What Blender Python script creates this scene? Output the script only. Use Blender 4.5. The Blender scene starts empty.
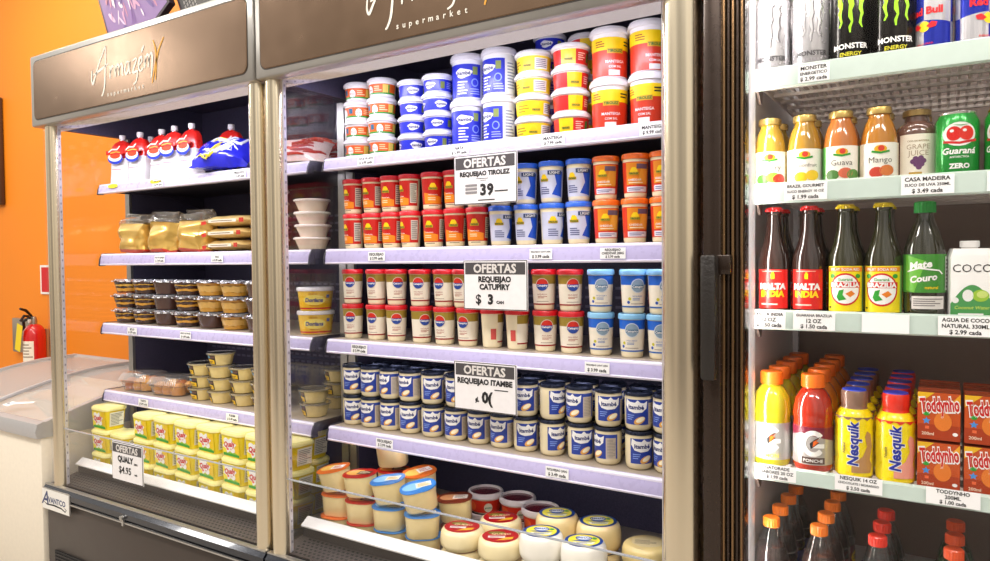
import bpy, bmesh, math, random
from mathutils import Vector, Matrix
from mathutils.geometry import tessellate_polygon

random.seed(11)
C = bpy.context.scene.collection
SC = bpy.context.scene
PI = math.pi
def R(a): return math.radians(a)

# ------------------------------------------------------------------ camera
cam = bpy.data.cameras.new('camera'); cam.sensor_width = 36; cam.lens = 715.4/990*36
cam.clip_start = .02
co = bpy.data.objects.new('camera', cam); C.objects.link(co); SC.camera = co
yaw, pitch, roll = -0.5633, -0.0293, -0.0090
fw = Vector((math.sin(yaw)*math.cos(pitch), math.cos(yaw)*math.cos(pitch), math.sin(pitch)))
rt = Vector((math.cos(yaw), -math.sin(yaw), 0)); up = rt.cross(fw)
r2 = math.cos(roll)*rt+math.sin(roll)*up; u2 = -math.sin(roll)*rt+math.cos(roll)*up
m = Matrix((r2, u2, -fw)).transposed().to_4x4(); m.translation = (2.7784, -1.3087, 1.2)
co.matrix_world = m

# ------------------------------------------------------------------ world, lamps, exposure
w = bpy.data.worlds.new('store'); SC.world = w; w.use_nodes = True
bg = w.node_tree.nodes['Background']; bg.inputs[1].default_value = .95
def world_nodes(nt):                                      # a shop around: pale ceiling, warm lit aisle with bright and dim stretches, darker floor
    tc = nt.nodes.new('ShaderNodeTexCoord'); sp = nt.nodes.new('ShaderNodeSeparateXYZ'); nt.links.new(tc.outputs['Generated'], sp.inputs[0])
    rp = nt.nodes.new('ShaderNodeValToRGB'); e = rp.color_ramp.elements
    e[0].position = .0; e[0].color = (.20, .17, .15, 1); e[1].position = 1; e[1].color = (1.0, .97, .92, 1)
    for p, c in ((.42, (.34, .28, .23, 1)), (.52, (.84, .74, .61, 1)), (.68, (.97, .91, .83, 1))): q = e.new(p); q.color = c
    mr = nt.nodes.new('ShaderNodeMapRange'); mr.inputs[1].default_value = -1; nt.links.new(sp.outputs[2], mr.inputs[0]); nt.links.new(mr.outputs[0], rp.inputs[0])
    mp = nt.nodes.new('ShaderNodeMapping'); mp.inputs['Scale'].default_value = (1, 1, .12); nt.links.new(tc.outputs['Generated'], mp.inputs[0])
    nz = nt.nodes.new('ShaderNodeTexNoise'); nz.inputs['Scale'].default_value = 2.6; nz.inputs['Detail'].default_value = 1.5; nt.links.new(mp.outputs[0], nz.inputs['Vector'])
    m2 = nt.nodes.new('ShaderNodeMapRange'); m2.inputs[1].default_value = .36; m2.inputs[2].default_value = .64; m2.inputs[3].default_value = .45; m2.inputs[4].default_value = 1.5; nt.links.new(nz.outputs['Fac'], m2.inputs[0])
    mx = nt.nodes.new('ShaderNodeVectorMath'); mx.operation = 'SCALE'; nt.links.new(rp.outputs[0], mx.inputs[0]); nt.links.new(m2.outputs[0], mx.inputs['Scale'])
    nt.links.new(mx.outputs[0], bg.inputs[0])
world_nodes(w.node_tree)
def area(name, loc, rot, sx, sy, power, col=(1, 1, 1), spread=None):
    l = bpy.data.lights.new(name, 'AREA'); l.shape = 'RECTANGLE'; l.size = sx; l.size_y = sy
    l.energy = power; l.color = col
    if spread: l.spread = spread
    o = bpy.data.objects.new(name, l); C.objects.link(o); o.location = loc; o.rotation_euler = rot
    return o
area('ceiling_lamp', (-3.3, -2.3, 3.0), (R(12), R(-14), R(25)), 1.1, .35, 34, (1, .95, .88))
for i, (lx, ly) in enumerate(((-1.2, -1.3), (.6, -1.5), (2.4, -1.7), (4.2, -1.5))):
    area('ceiling_lamp', (lx, ly, 3.1), (R(14), 0, 0), 1.2, .3, 34, (1, .95, .88))
area('wall_lamp', (-1.5, .15, 2.95), (R(38), 0, R(8)), 1.4, .2, 17, (1, .88, .62))
for x0 in (0, 1.2):
    area('canopy_led', (x0+.6, .09, 1.69), (R(28), 0, 0), 1.06, .04, 3.4, (.88, .86, 1))
    for sz in (1.463, 1.191, .930, .670):
        area('shelf_led', (x0+.6, .235, sz+.018), (R(22), 0, 0), 1.04, .015, .75, (.90, .88, 1))
area('fridge_led', (2.80, .065, 1.80), (R(25), 0, 0), .6, .03, 2.2, (1, .93, .84))
area('fridge_jamb_led', (2.468, .075, 1.05), (R(90), 0, R(-60)), .02, 1.4, 6, (1, .95, .88))
SC.view_settings.view_transform = 'Standard'; SC.view_settings.look = 'None'
SC.view_settings.gamma = 1; SC.view_settings.use_curve_mapping = False
SC.view_settings.exposure = -.18

# ------------------------------------------------------------------ materials
MC = {}
def lin(h):
    h = h.lstrip('#'); v = [int(h[i:i+2], 16)/255 for i in (0, 2, 4)]
    return tuple((c/12.92 if c <= .04045 else ((c+.055)/1.055)**2.4) for c in v)+(1,)
def M(h, rough=.45, metal=0, coat=0, bump=0, scale=60, vary=.06, emit=0, name=None):
    key = (h, rough, metal, coat, bump, scale, vary, emit)
    if key in MC: return MC[key]
    mt = bpy.data.materials.new(name or 'surface_'+h.strip('#')); mt.use_nodes = True
    nt = mt.node_tree; b = nt.nodes['Principled BSDF']
    b.inputs['Metallic'].default_value = metal
    b.inputs['Coat Weight'].default_value = coat
    tc = nt.nodes.new('ShaderNodeTexCoord'); nz = nt.nodes.new('ShaderNodeTexNoise')
    nz.inputs['Scale'].default_value = scale; nz.inputs['Detail'].default_value = 3
    nt.links.new(tc.outputs['Object'], nz.inputs['Vector'])
    c = lin(h)
    mx = nt.nodes.new('ShaderNodeMix'); mx.data_type = 'RGBA'
    mx.inputs[6].default_value = tuple(k*(1-vary) for k in c[:3])+(1,); mx.inputs[7].default_value = tuple(min(1, k*(1+vary)) for k in c[:3])+(1,)
    nt.links.new(nz.outputs['Fac'], mx.inputs[0]); nt.links.new(mx.outputs[2], b.inputs['Base Color'])
    mr = nt.nodes.new('ShaderNodeMapRange'); mr.inputs[3].default_value = max(.02, rough-.05); mr.inputs[4].default_value = rough+.05
    nt.links.new(nz.outputs['Fac'], mr.inputs[0]); nt.links.new(mr.outputs[0], b.inputs['Roughness'])
    if bump:
        bp = nt.nodes.new('ShaderNodeBump'); bp.inputs['Strength'].default_value = bump; bp.inputs['Distance'].default_value = .004
        nt.links.new(nz.outputs['Fac'], bp.inputs['Height']); nt.links.new(bp.outputs[0], b.inputs['Normal'])
    if emit:
        b.inputs['Emission Color'].default_value = c; b.inputs['Emission Strength'].default_value = emit
    MC[key] = mt
    return mt
def G(h='#ffffff', refl=1.0, rough=.02, alpha=1.0, haze=0, name='clear_glass'):
    """thin clear sheet: see-through tint plus a Fresnel mirror; haze = share of cloudy diffuse"""
    key = ('G', h, refl, rough, haze)
    if key in MC: return MC[key]
    mt = bpy.data.materials.new(name); mt.use_nodes = True; nt = mt.node_tree
    for n in list(nt.nodes):
        if n.type != 'OUTPUT_MATERIAL': nt.nodes.remove(n)
    out = [n for n in nt.nodes if n.type == 'OUTPUT_MATERIAL'][0]
    tr = nt.nodes.new('ShaderNodeBsdfTransparent'); tr.inputs[0].default_value = lin(h)
    gl = nt.nodes.new('ShaderNodeBsdfGlossy'); gl.inputs['Roughness'].default_value = rough
    fr = nt.nodes.new('ShaderNodeFresnel'); fr.inputs[0].default_value = 1.45
    ge = nt.nodes.new('ShaderNodeNewGeometry'); io = nt.nodes.new('ShaderNodeMapRange'); io.inputs[3].default_value = 1.45; io.inputs[4].default_value = 1/1.45
    nt.links.new(ge.outputs['Backfacing'], io.inputs[0]); nt.links.new(io.outputs[0], fr.inputs[0])      # same mirror strength from both sides of the sheet
    mu = nt.nodes.new('ShaderNodeMath'); mu.operation = 'MULTIPLY'; mu.inputs[1].default_value = refl
    nt.links.new(fr.outputs[0], mu.inputs[0])
    a = tr
    if haze:
        df = nt.nodes.new('ShaderNodeBsdfDiffuse'); df.inputs[0].default_value = lin(h)
        m0 = nt.nodes.new('ShaderNodeMixShader'); m0.inputs[0].default_value = haze
        nt.links.new(tr.outputs[0], m0.inputs[1]); nt.links.new(df.outputs[0], m0.inputs[2]); a = m0
    mx = nt.nodes.new('ShaderNodeMixShader')
    nt.links.new(mu.outputs[0], mx.inputs[0]); nt.links.new(a.outputs[0], mx.inputs[1]); nt.links.new(gl.outputs[0], mx.inputs[2])
    nt.links.new(mx.outputs[0], out.inputs[0])
    MC[key] = mt
    return mt
WHITE = M('#f4f2f0', .4); BLACK = M('#141214', .4); INK = M('#1c1a1c', .6); RED = M('#d01018', .4, coat=.3); DRED = M('#9c0c14', .4)
BLUE = M('#1a3cc4', .4, coat=.3); NAVY = M('#14246e', .35, coat=.3); YEL = M('#ffd400', .4, coat=.3); ORG = M('#f06a10', .4, coat=.3); GRN = M('#2c9a30', .4)
CREAM = M('#f1e2bd', .35, coat=.3); LBLUE = M('#8cc4ea', .4, coat=.3); GOLD = M('#d8b04c', .3, .8)
CLEAR = G()

# ------------------------------------------------------------------ mesh helpers
def rr(wd, dp, r, n=4):
    r = min(r, wd/2-1e-5, dp/2-1e-5); out = []
    for cx, cy, a0 in ((wd/2-r, dp/2-r, 0), (-wd/2+r, dp/2-r, 90), (-wd/2+r, -dp/2+r, 180), (wd/2-r, -dp/2+r, 270)):
        for k in range(n+1):
            a = R(a0+90*k/n); out.append((cx+r*math.cos(a), cy+r*math.sin(a)))
    return out
class MB:
    def __init__(s): s.v = []; s.f = []; s.m = []; s.mats = []
    def add(s, vs, fs, mt):
        if mt not in s.mats: s.mats.append(mt)
        k = len(s.v); i = s.mats.index(mt)
        s.v += [tuple(p) for p in vs]; s.f += [tuple(k+j for j in f) for f in fs]; s.m += [i]*len(fs)
        return s
    def ringloft(s, rings, mt, c0=True, c1=True):
        n = len(rings[0]); vs = [p for r in rings for p in r]; fs = []
        for i in range(len(rings)-1):
            for j in range(n):
                fs.append((i*n+j, i*n+(j+1) % n, (i+1)*n+(j+1) % n, (i+1)*n+j))
        if c0: fs.append(tuple(reversed(range(n))))
        if c1: fs.append(tuple((len(rings)-1)*n+j for j in range(n)))
        return s.add(vs, fs, mt)
    def box(s, a, b, mt, bev=.0):
        x0, y0, z0 = [min(p, q) for p, q in zip(a, b)]; x1, y1, z1 = [max(p, q) for p, q in zip(a, b)]
        cx, cy = (x0+x1)/2, (y0+y1)/2; wd, dp, h = x1-x0, y1-y0, z1-z0
        if not bev:
            vs = [(x, y, z) for z in (z0, z1) for x, y in ((x0, y0), (x1, y0), (x1, y1), (x0, y1))]
            return s.add(vs, [(3, 2, 1, 0), (4, 5, 6, 7), (0, 1, 5, 4), (1, 2, 6, 5), (2, 3, 7, 6), (3, 0, 4, 7)], mt)
        e = min(bev, wd*.45, dp*.45, h*.45); rs = []
        for z, q in ((z0, e), (z0+e*.3, e*.3), (z0+e, 0), (z1-e, 0), (z1-e*.3, e*.3), (z1, e)):
            rs.append([(cx+x, cy+y, z) for x, y in rr(wd-2*q, dp-2*q, max(e-q*.5, e*.4), 2)])
        return s.ringloft(rs, mt)
    def loft(s, prof, mt, n=4, c=(0, 0, 0), sub=1):
        """prof = (width, depth, corner radius, z) rings"""
        if sub > 1: prof = [tuple(a+(b-a)*k/sub for a, b in zip(prof[i], prof[i+1])) for i in range(len(prof)-1) for k in range(sub)]+[prof[-1]]
        return s.ringloft([[(c[0]+x, c[1]+y, c[2]+z) for x, y in rr(wd, dp, r, n)] for wd, dp, r, z in prof], mt)
    def lathe(s, prof, mt, seg=28, c=(0, 0, 0), sx=1, sy=1, caps=True):
        rings = [[(c[0]+sx*max(r, 1e-5)*math.cos(2*PI*k/seg), c[1]+sy*max(r, 1e-5)*math.sin(2*PI*k/seg), c[2]+z) for k in range(seg)] for r, z in prof]
        return s.ringloft(rings, mt, caps, caps)
    def tube(s, pts, r, mt, seg=8):
        pts = [Vector(p) for p in pts]; rings = []
        for i, p in enumerate(pts):
            d = (pts[min(i+1, len(pts)-1)]-pts[max(i-1, 0)]).normalized()
            a = d.orthogonal().normalized() if i == 0 else (a-d*a.dot(d)).normalized()
            b = d.cross(a); rad = r[i] if isinstance(r, (list, tuple)) else r
            rings.append([tuple(p+rad*(math.cos(2*PI*k/seg)*a+math.sin(2*PI*k/seg)*b)) for k in range(seg)])
        return s.ringloft(rings, mt)
    def prism_x(s, prof, x0, x1, mt):
        """closed profile of (y, z) swept along x"""
        n = len(prof); vs = [(x0, y, z) for y, z in prof]+[(x1, y, z) for y, z in prof]
        fs = [(j, (j+1) % n, n+(j+1) % n, n+j) for j in range(n)]+[tuple(reversed(range(n))), tuple(range(n, 2*n))]
        return s.add(vs, fs, mt)
    def xf(s, mtx, start=0):
        for i in range(start, len(s.v)): s.v[i] = tuple(mtx @ Vector(s.v[i]))
        return s
    def crumple(s, amp, seed, freq=30, zmin=None):
        from mathutils import noise
        o = Vector((seed*7.3, seed*3.1, seed*1.7))
        for i, p in enumerate(s.v):
            if zmin is not None and p[2] < zmin: continue
            d = noise.noise_vector(Vector(p)*freq+o)*amp+noise.noise_vector(Vector(p)*freq*2.7+o)*amp*.5
            s.v[i] = (p[0]+d.x, p[1]+d.y, p[2]+d.z*.6)
        return s
    def build(s, name, parent=None, loc=None, angle=35, flat=False):
        me = bpy.data.meshes.new(name); me.from_pydata(s.v, [], s.f)
        for mt in s.mats: me.materials.append(mt)
        me.polygons.foreach_set('material_index', s.m)
        bm = bmesh.new(); bm.from_mesh(me); bmesh.ops.recalc_face_normals(bm, faces=bm.faces) if not flat else None; bm.to_mesh(me); bm.free()
        if not flat:
            me.shade_smooth(); me.set_sharp_from_angle(angle=R(angle))
        me.update()
        o = bpy.data.objects.new(name, me); C.objects.link(o)
        if parent: o.parent = parent
        if loc: o.location = loc
        return o

TC = {}
def text2d(body, bold=0.0):
    key = (body, bold)
    if key in TC: return TC[key]
    cu = bpy.data.curves.new('t', 'FONT'); cu.body = body; cu.dimensions = '2D'; cu.fill_mode = 'FRONT'
    cu.offset = bold; cu.resolution_u = 2; cu.align_x = 'CENTER'
    ob = bpy.data.objects.new('t', cu); C.objects.link(ob)
    dg = bpy.context.evaluated_depsgraph_get(); dg.update()
    me = bpy.data.meshes.new_from_object(ob.evaluated_get(dg)); me.calc_loop_triangles()
    vs = [(v.co.x/.69, v.co.y/.69) for v in me.vertices]; ts = [tuple(t.vertices) for t in me.loop_triangles]
    bpy.data.objects.remove(ob); bpy.data.curves.remove(cu); bpy.data.meshes.remove(me)
    xs = [v[0] for v in vs] or [0]
    TC[key] = (vs, ts, max(xs)-min(xs), (max(xs)+min(xs))/2)
    return TC[key]
def cyl(r0, z0, r1, z1, a0=0, sx=1, sy=1):
    rm = (r0+r1)/2
    def f(u, v, h):
        r = r0+(r1-r0)*(v-z0)/(z1-z0)+h; a = u/rm+a0
        return (sx*r*math.sin(a), -sy*r*math.cos(a), v)
    f.step = max(.004, rm*.22); return f
def plane(o, ex, ey):
    o, ex, ey = Vector(o), Vector(ex), Vector(ey); n = ex.cross(ey)
    def f(u, v, h): return tuple(o+ex*u+ey*v+n*h)
    f.step = 9; return f
def front(y, z0=0, x=0, tilt=0):
    return plane((x, y, z0), (1, 0, 0), (0, math.sin(tilt), math.cos(tilt)))
class Decal(MB):
    """flat artwork laid on a surface function, each level a hair above the one below"""
    def __init__(s, surf, e0=.0004, de=.00035): super().__init__(); s.s = surf; s.e0 = e0; s.de = de
    def tris(s, vs, ts, mt, lv):
        vs = list(vs); st = s.s.step; todo = list(ts); done = []
        while todo:
            t = todo.pop(); d = [abs(vs[t[i]][0]-vs[t[(i+1) % 3]][0]) for i in range(3)]; k = d.index(max(d))
            if d[k] <= st or len(vs) > 6000: done.append(t); continue
            a, b, c = t[k], t[(k+1) % 3], t[(k+2) % 3]
            vs.append(((vs[a][0]+vs[b][0])/2, (vs[a][1]+vs[b][1])/2)); n = len(vs)-1
            todo += [(a, n, c), (n, b, c)]
        h = s.e0+s.de*lv
        return s.add([s.s(u, v, h) for u, v in vs], done, mt)
    def rect(s, x0, x1, y0, y1, mt, lv=0): return s.tris([(x0, y0), (x1, y0), (x1, y1), (x0, y1)], [(0, 1, 2), (0, 2, 3)], mt, lv)
    def poly(s, pts, mt, lv=0):
        ts = tessellate_polygon([[Vector((p[0], p[1], 0)) for p in pts]]); out = []
        for a, b, c in ts:
            ar = (pts[b][0]-pts[a][0])*(pts[c][1]-pts[a][1])-(pts[c][0]-pts[a][0])*(pts[b][1]-pts[a][1])
            out.append((a, b, c) if ar > 0 else (a, c, b))
        return s.tris(pts, out, mt, lv)
    def ell(s, cx, cy, rx, ry, mt, lv=0, n=20, rot=0):
        c, k = math.cos(rot), math.sin(rot)
        return s.poly([(cx+c*rx*math.cos(2*PI*i/n)-k*ry*math.sin(2*PI*i/n), cy+k*rx*math.cos(2*PI*i/n)+c*ry*math.sin(2*PI*i/n)) for i in range(n)], mt, lv)
    def text(s, body, cx, cy, h, mt, lv=1, w=None, bold=.015, shear=0, rot=0):
        vs, ts, tw, mid = text2d(body, bold); k = h if not w else min(h, w/max(tw, 1e-4)) if w > 0 else h
        kx = (-w/tw) if (w and w < 0) else k
        c, n = math.cos(rot), math.sin(rot); out = []
        for x, y in vs:
            px, py = (x-mid)*kx+shear*(y-.5)*k, (y-.5)*(h if (w and w < 0) else k)
            out.append((cx+c*px-n*py, cy+n*px+c*py))
        return s.tris(out, ts, mt, lv)
    def stroke(s, pts, wd, mt, lv=1):
        L, Rr = [], []
        for i, p in enumerate(pts):
            a, b = pts[max(i-1, 0)], pts[min(i+1, len(pts)-1)]; dx, dy = b[0]-a[0], b[1]-a[1]; l = math.hypot(dx, dy) or 1
            ww = (wd[i] if isinstance(wd, (list, tuple)) else wd)/2
            L.append((p[0]-dy/l*ww, p[1]+dx/l*ww)); Rr.append((p[0]+dy/l*ww, p[1]-dx/l*ww))
        n = len(pts); vs = L+Rr; ts = []
        for i in range(n-1): ts += [(i, n+i, n+i+1), (i, n+i+1, i+1)]
        return s.tris(vs, ts, mt, lv)
    def fine(s, x0, x1, y0, y1, n, mt, lv=1):
        """rows of print too small to read"""
        for i in range(n):
            y = y1-(y1-y0)*(i+.5)/n; q = x1-(x1-x0)*random.choice((0, .1, .3)); s.rect(x0, q, y-(y1-y0)/n*.22, y+(y1-y0)/n*.22, mt, lv)
        return s
    def build(s, name, parent=None, loc=None): return super().build(name, parent, loc, flat=True)

def empty(name, loc=(0, 0, 0), rz=0):
    o = bpy.data.objects.new(name, None); C.objects.link(o); o.location = loc; o.rotation_euler = (0, 0, rz); o.empty_display_size = .05
    return o
def tag(o, label, cat, group=None):
    o['label'] = label; o['category'] = cat
    if group: o['group'] = group
    return o
def struct(o): o['kind'] = 'structure'; return o
def copy_tree(o, parent=None):
    c = o.copy(); C.objects.link(c)
    if parent: c.parent = parent
    for ch in o.children: copy_tree(ch, c)
    return c
class Kind:
    """one prototype; the first placing moves it, the following ones copy it with all its parts"""
    def __init__(s, make, cat): s.make = make; s.cat = cat; s.root = None
    def at(s, x, y, z, label, group=None, rz=0, rx=0, ry=0):
        if s.root is None: o = s.root = s.make()
        else:
            o = copy_tree(s.root)
        o.location = (x, y, z); o.rotation_euler = (rx, ry, rz)
        if 'group' in o: del o['group']
        return tag(o, label, s.cat, group)
def rest(o, z):
    "let a tilted thing down until its lowest point lies on height z"
    bpy.context.view_layer.update(); lo = 9
    for c in o.children_recursive:
        if c.type == 'MESH': lo = min(lo, min((c.matrix_world @ v.co).z for v in c.data.vertices))
    o.location.z += z-lo
    return o
ORD = ['first', 'second', 'third', 'fourth', 'fifth', 'sixth', 'seventh', 'eighth', 'ninth', 'tenth', 'eleventh', 'twelfth', 'thirteenth', 'fourteenth']
def jit(a=.0015): return random.uniform(-a, a)

# ------------------------------------------------------------------ the room
FLOOR = M('#b9b2a8', .35, vary=.04, scale=6)
ORANGE = M('#f28a12', .55, vary=.05, scale=2.5, bump=.05)
o = MB().box((-5.5, -4, -.06), (4.6, 1.1, 0), FLOOR).build('floor'); struct(o)
o = MB().box((-5.5, .97, 0), (4.6, 1.1, 3.4), ORANGE).build('wall_back'); struct(o)
o = MB().box((-5.5, .955, 0), (-.1, .97, .1), M('#6a4a30', .5)).build('baseboard_back'); struct(o)

# ------------------------------------------------------------------ shared structure materials
ALU = M('#e6d9c0', .24, 1, vary=.0, scale=3)
STEEL = M('#b9b6b2', .3, .85, vary=.04)
BRONZE = M('#7a6350', .25, .85, vary=.05, scale=14)
DARKMET = M('#4a413c', .42, .35, vary=.08, scale=20, bump=.05)
INNER = M('#464258', .55, vary=.6, scale=260, bump=.1)
INNERL = M('#77728a', .4, .2)
PVC = M('#c0b7e0', .28, coat=.3, vary=.02)
TAGP = M('#f6f5f6', .5, vary=.01)
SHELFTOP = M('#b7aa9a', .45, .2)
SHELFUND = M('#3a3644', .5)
RAILBLK = M('#20242e', .12, .5, coat=.6)
GRILLE = M('#5d5450', .35, .6)
S_Z = (1.500, 1.235, .970, .711); S_B = (1.463, 1.191, .930, .670)
LOGO = [([(0, .047), (-.003, .012), (.004, -.004), (.016, .018), (.045, .072), (.082, .128)], 0),
        ([(.082, .128), (.079, .06), (.072, -.015), (.060, -.046), (.053, -.050)], 0), ([(.008, .030), (.05, .042), (.098, .060)], 0),
        ([(.106, .046), (.104, .0)], 0), ([(.104, .020), (.116, .042), (.127, .041)], 0),
        ([(.137, .044), (.134, .002)], 0), ([(.134, .022), (.147, .045), (.155, .036), (.153, .002)], 0), ([(.153, .022), (.166, .045), (.174, .036), (.173, .004), (.179, .0)], 0),
        ([(.213, .040), (.199, .046), (.188, .024), (.192, .002), (.206, .014), (.214, .044), (.212, .006), (.219, .002)], 0),
        ([(.229, .043), (.252, .048), (.230, .002), (.254, .002), (.248, -.028), (.232, -.038)], 0),
        ([(.263, .020), (.279, .034), (.278, .050), (.266, .042), (.262, .012), (.273, .0), (.287, .010)], 0), ([(.278, .066), (.291, .088)], 0),
        ([(.297, .050), (.294, .006)], 0), ([(.294, .026), (.307, .052), (.315, .042), (.312, .006)], 0), ([(.312, .026), (.325, .054), (.333, .044), (.331, .0), (.325, -.03)], 0),
        ([(.338, .098), (.350, .066), (.353, .020), (.347, -.040)], 1), ([(.392, .098), (.366, .058), (.345, .0), (.330, -.048)], 1)]
LOGOW = M('#fff6ea', .5); LOGOO = M('#e8a52c', .5)

def price_tag(parent, surf, u, v, wd, h, lines, blank=False):
    d = Decal(surf, .0012, .0004); d.rect(u-wd/2, u+wd/2, v-h/2, v+h/2, TAGP, 0)
    n = len(lines)
    for i, t in enumerate(lines):
        d.text(t, u, v+h*.5-h*(i+.62)/(n+.25), h*.62/max(n, 2.2), INK, 1, w=wd*.86, bold=.03)
    return d.build('price_tag', parent)
def lip(yf, z1, z0, x0, x1):
    # slanted price rail: bulging white profile along the shelf front
    h = z1-z0; E_ = M('#e6e0f2', .25, coat=.3, vary=.02)
    b = MB().prism_x([(yf+.014, z1), (yf+.003, z1), (yf-.001, z1-.003), (yf-.002, z1-.007), (yf+.010, z1-.007)], x0, x1, E_)
    b.prism_x([(yf+.010, z1-.007), (yf-.0015, z1-.007), (yf-.006, z1-h*.5), (yf-.007, z0+.006), (yf+.010, z0+.006)], x0, x1, PVC)
    b.prism_x([(yf+.012, z0+.006), (yf-.007, z0+.006), (yf-.009, z0+.004), (yf-.007, z0), (yf+.012, z0)], x0, x1, E_)
    return b

def post(name, parent, x0, x1, z0, z1, holes):
    cx = (x0+x1)/2; wd = x1-x0; pr = []
    for k in range(13):                                   # rounded double-lobed front
        t = -1+2*k/12; pr.append((cx+t*wd/2, -.002-.022*math.sqrt(max(0, 1-t*t))))
    pr += [(x1, .014), (x0, .014)]
    o = MB().ringloft([[(x, y, z) for x, y in pr] for z in (z0, z1)], ALU).build(name, parent)
    s = MB(); sd = 1 if holes > 0 else -1; xs = x1 if sd > 0 else x0
    s.box((xs, .002, z0), (xs+sd*.003, .012, z1), M('#d8d4dc', .3, .5))
    for i in range(44):
        z = z0+.03+i*(z1-z0-.06)/43; s.box((xs+sd*.003, .005, z), (xs+sd*.0034, .009, z+.007), M('#8d8a96', .4))
    s.build('slotted_strip', o)
    return o

def display_case(x0, label, plate, tags):
    t = tag(empty('open_display_fridge', (x0, .42, 0)), label, 'open fridge')
    t.rotation_euler = (0, 0, 0)
    def P(mb, name, par=None):                            # world-built geometry moved under the Empty
        for i, p in enumerate(mb.v): mb.v[i] = (p[0]-x0, p[1]-.42, p[2])
        return mb.build(name, par or t)
    X0, X1 = x0+.004, x0+1.196; xi0, xi1 = x0+.03, x0+1.17
    # lower cabinet
    P(MB().box((X0, .004, .03), (X1, .83, .352), DARKMET, .006), 'base_cabinet')
    P(MB().box((X0+.03, .05, 0), (X1-.03, .80, .03), BLACK), 'kick_plinth')
    v = MB()
    v.box((x0+.06, -.001, .05), (x0+1.14, .006, .165), M('#0c0b0d', .5))
    for i in range(9): v.box((x0+.065, -.004, .056+i*.012), (x0+1.135, .003, .061+i*.012), M('#2c2828', .4, .4))
    P(v, 'vent_grille')
    rl = MB().prism_x([(-.006, .352), (-.006, .358), (.0, .362), (-.010, .366), (-.010, .384), (.002, .398), (.05, .398), (.05, .352)], X0, X1, RAILBLK)
    rl.box((X0, -.011, .352), (X1, .01, .357), STEEL); rl.box((X0, -.002, .3975), (X1, .012, .4015), STEEL)
    ro = P(rl, 'front_rail')
    k = MB().lathe([(.0, 0), (.008, .001), (.008, .01), (.0, .014)], STEEL, 14); k.xf(Matrix.Translation((x0+.52, -.010, .372)) @ Matrix.Rotation(R(90), 4, 'X')); k.box((x0+.515, -.014, .345), (x0+.525, -.009, .372), STEEL)
    P(k, 'latch', None)
    if plate:
        d = Decal(front(-.013, 0)); d.rect(x0+.008, x0+.190, .316, .388, M('#efece6', .35), 0)
        nv = M('#33406e', .4); d.text('A', x0+.035, .356, .048, nv, 1, shear=.3); d.text('VANTCO', x0+.108, .352, .030, nv, 1, w=.118, bold=.03)
        d.stroke([(x0+.020, .340), (x0+.04, .333), (x0+.09, .336), (x0+.14, .333), (x0+.165, .325), (x0+.172, .333), (x0+.160, .338)], [.002, .004, .006, .005, .004, .004, .002], INK, 1)
        P(d, 'nameplate')
        P(MB().box((x0+.006, -.0128, .314), (x0+.192, -.0065, .390), STEEL, .002), 'nameplate_backing')
    # deck, grille, strip
    P(MB().box((xi0, .112, .352), (xi1, .664, .407), SHELFTOP), 'deck')
    g = MB().prism_x([(.022, .392), (.022, .402), (.098, .420), (.098, .392)], xi0, xi1, GRILLE)
    for r in range(6):
        y = .030+r*.0115; z = .402+(y-.022)*.237+.0004
        for i in range(66):
            xx = xi0+.03+i*.0163+(r % 2)*.008; g.add([(xx, y, z), (xx+.009, y, z), (xx+.009, y+.006, z+.0014), (xx, y+.006, z+.0014)], [(0, 1, 2, 3)], M('#17140f', .6))
    P(g, 'air_grille')
    P(MB().prism_x([(.090, .449), (.089, .453), (.116, .472), (.120, .470), (.120, .464), (.094, .447)], x0+.038, x0+1.165, WHITE), 'deck_strip')
    P(MB().box((xi0, .104, .400), (xi1, .112, .459), GRILLE), 'deck_front')
    # shell
    bk = MB().box((xi0, .665, .40), (xi1, .83, 1.845), INNER)
    for zc in (1.34, 1.08, .83):
        for j in range(3):
            for i in range(34):
                xx = xi0+.04+i*.0325; bk.box((xx, .6635, zc+.028-j*.028), (xx+.022, .666, zc+.036-j*.028), INNERL)
    P(bk, 'back_panel')
    for xs in (X0, X1-.026):
        s = MB().box((xs, .335, .352), (xs+.026, .83, 1.69), INNER); s.box((xs, .03, 1.69), (xs+.026, .83, 1.86), INNER); s.box((xs-.001, .326, .398), (xs+.027, .337, 1.69), STEEL); P(s, 'side_panel')
        gz = P(MB().box((xs+.008, .02, .40), (xs+.018, .330, 1.69), G(refl=1.1, name='side_glass')), 'side_glass')
    P(MB().box((xi0, .022, .400), (xi1, .027, .606), G(refl=.5, name='front_glass')), 'front_glass')
    P(MB().box((xi0, .0215, .6045), (xi1, .0275, .6075), M('#b8bcc0', .25, .3)), 'glass_edge_trim')
    post('corner_post', t, .048 if x0 == 0 else .010, .100 if x0 == 0 else .064, .398, 1.70, 1)
    post('corner_post', t, 1.144 if x0 == 0 else 1.118, 1.194, .398, 1.70, -1)
    for c in t.children:
        if c.name.startswith('corner_post'): c.location = (0, -.42+.024, 0)
    # canopy
    P(MB().box((X0, .03, 1.86), (X1, .83, 1.938), DARKMET), 'canopy')
    hd = MB()
    hd.box((X0-.004 if x0 == 0 else X0, -.012, 1.688), (X1, .03, 1.938), STEEL, .006)
    hd_o = P(hd, 'header_frame')
    pn = MB()
    ring = lambda wd, h, rad, y: [(x0+.6+a, y, 1.813+b) for a, b in rr(wd, h, rad, 5)]
    pn.ringloft([ring(1.146, .204, .022, -.010), ring(1.146, .204, .022, -.0135), ring(1.142, .200, .02, -.015)], BRONZE)
    pn.ringloft([ring(1.152, .210, .025, -.010), ring(1.152, .210, .025, -.0128)], M('#2e2620', .5))
    po = P(pn, 'header_panel')
    d = Decal(front(-.0152, 1.788, x0+.412))
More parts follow.
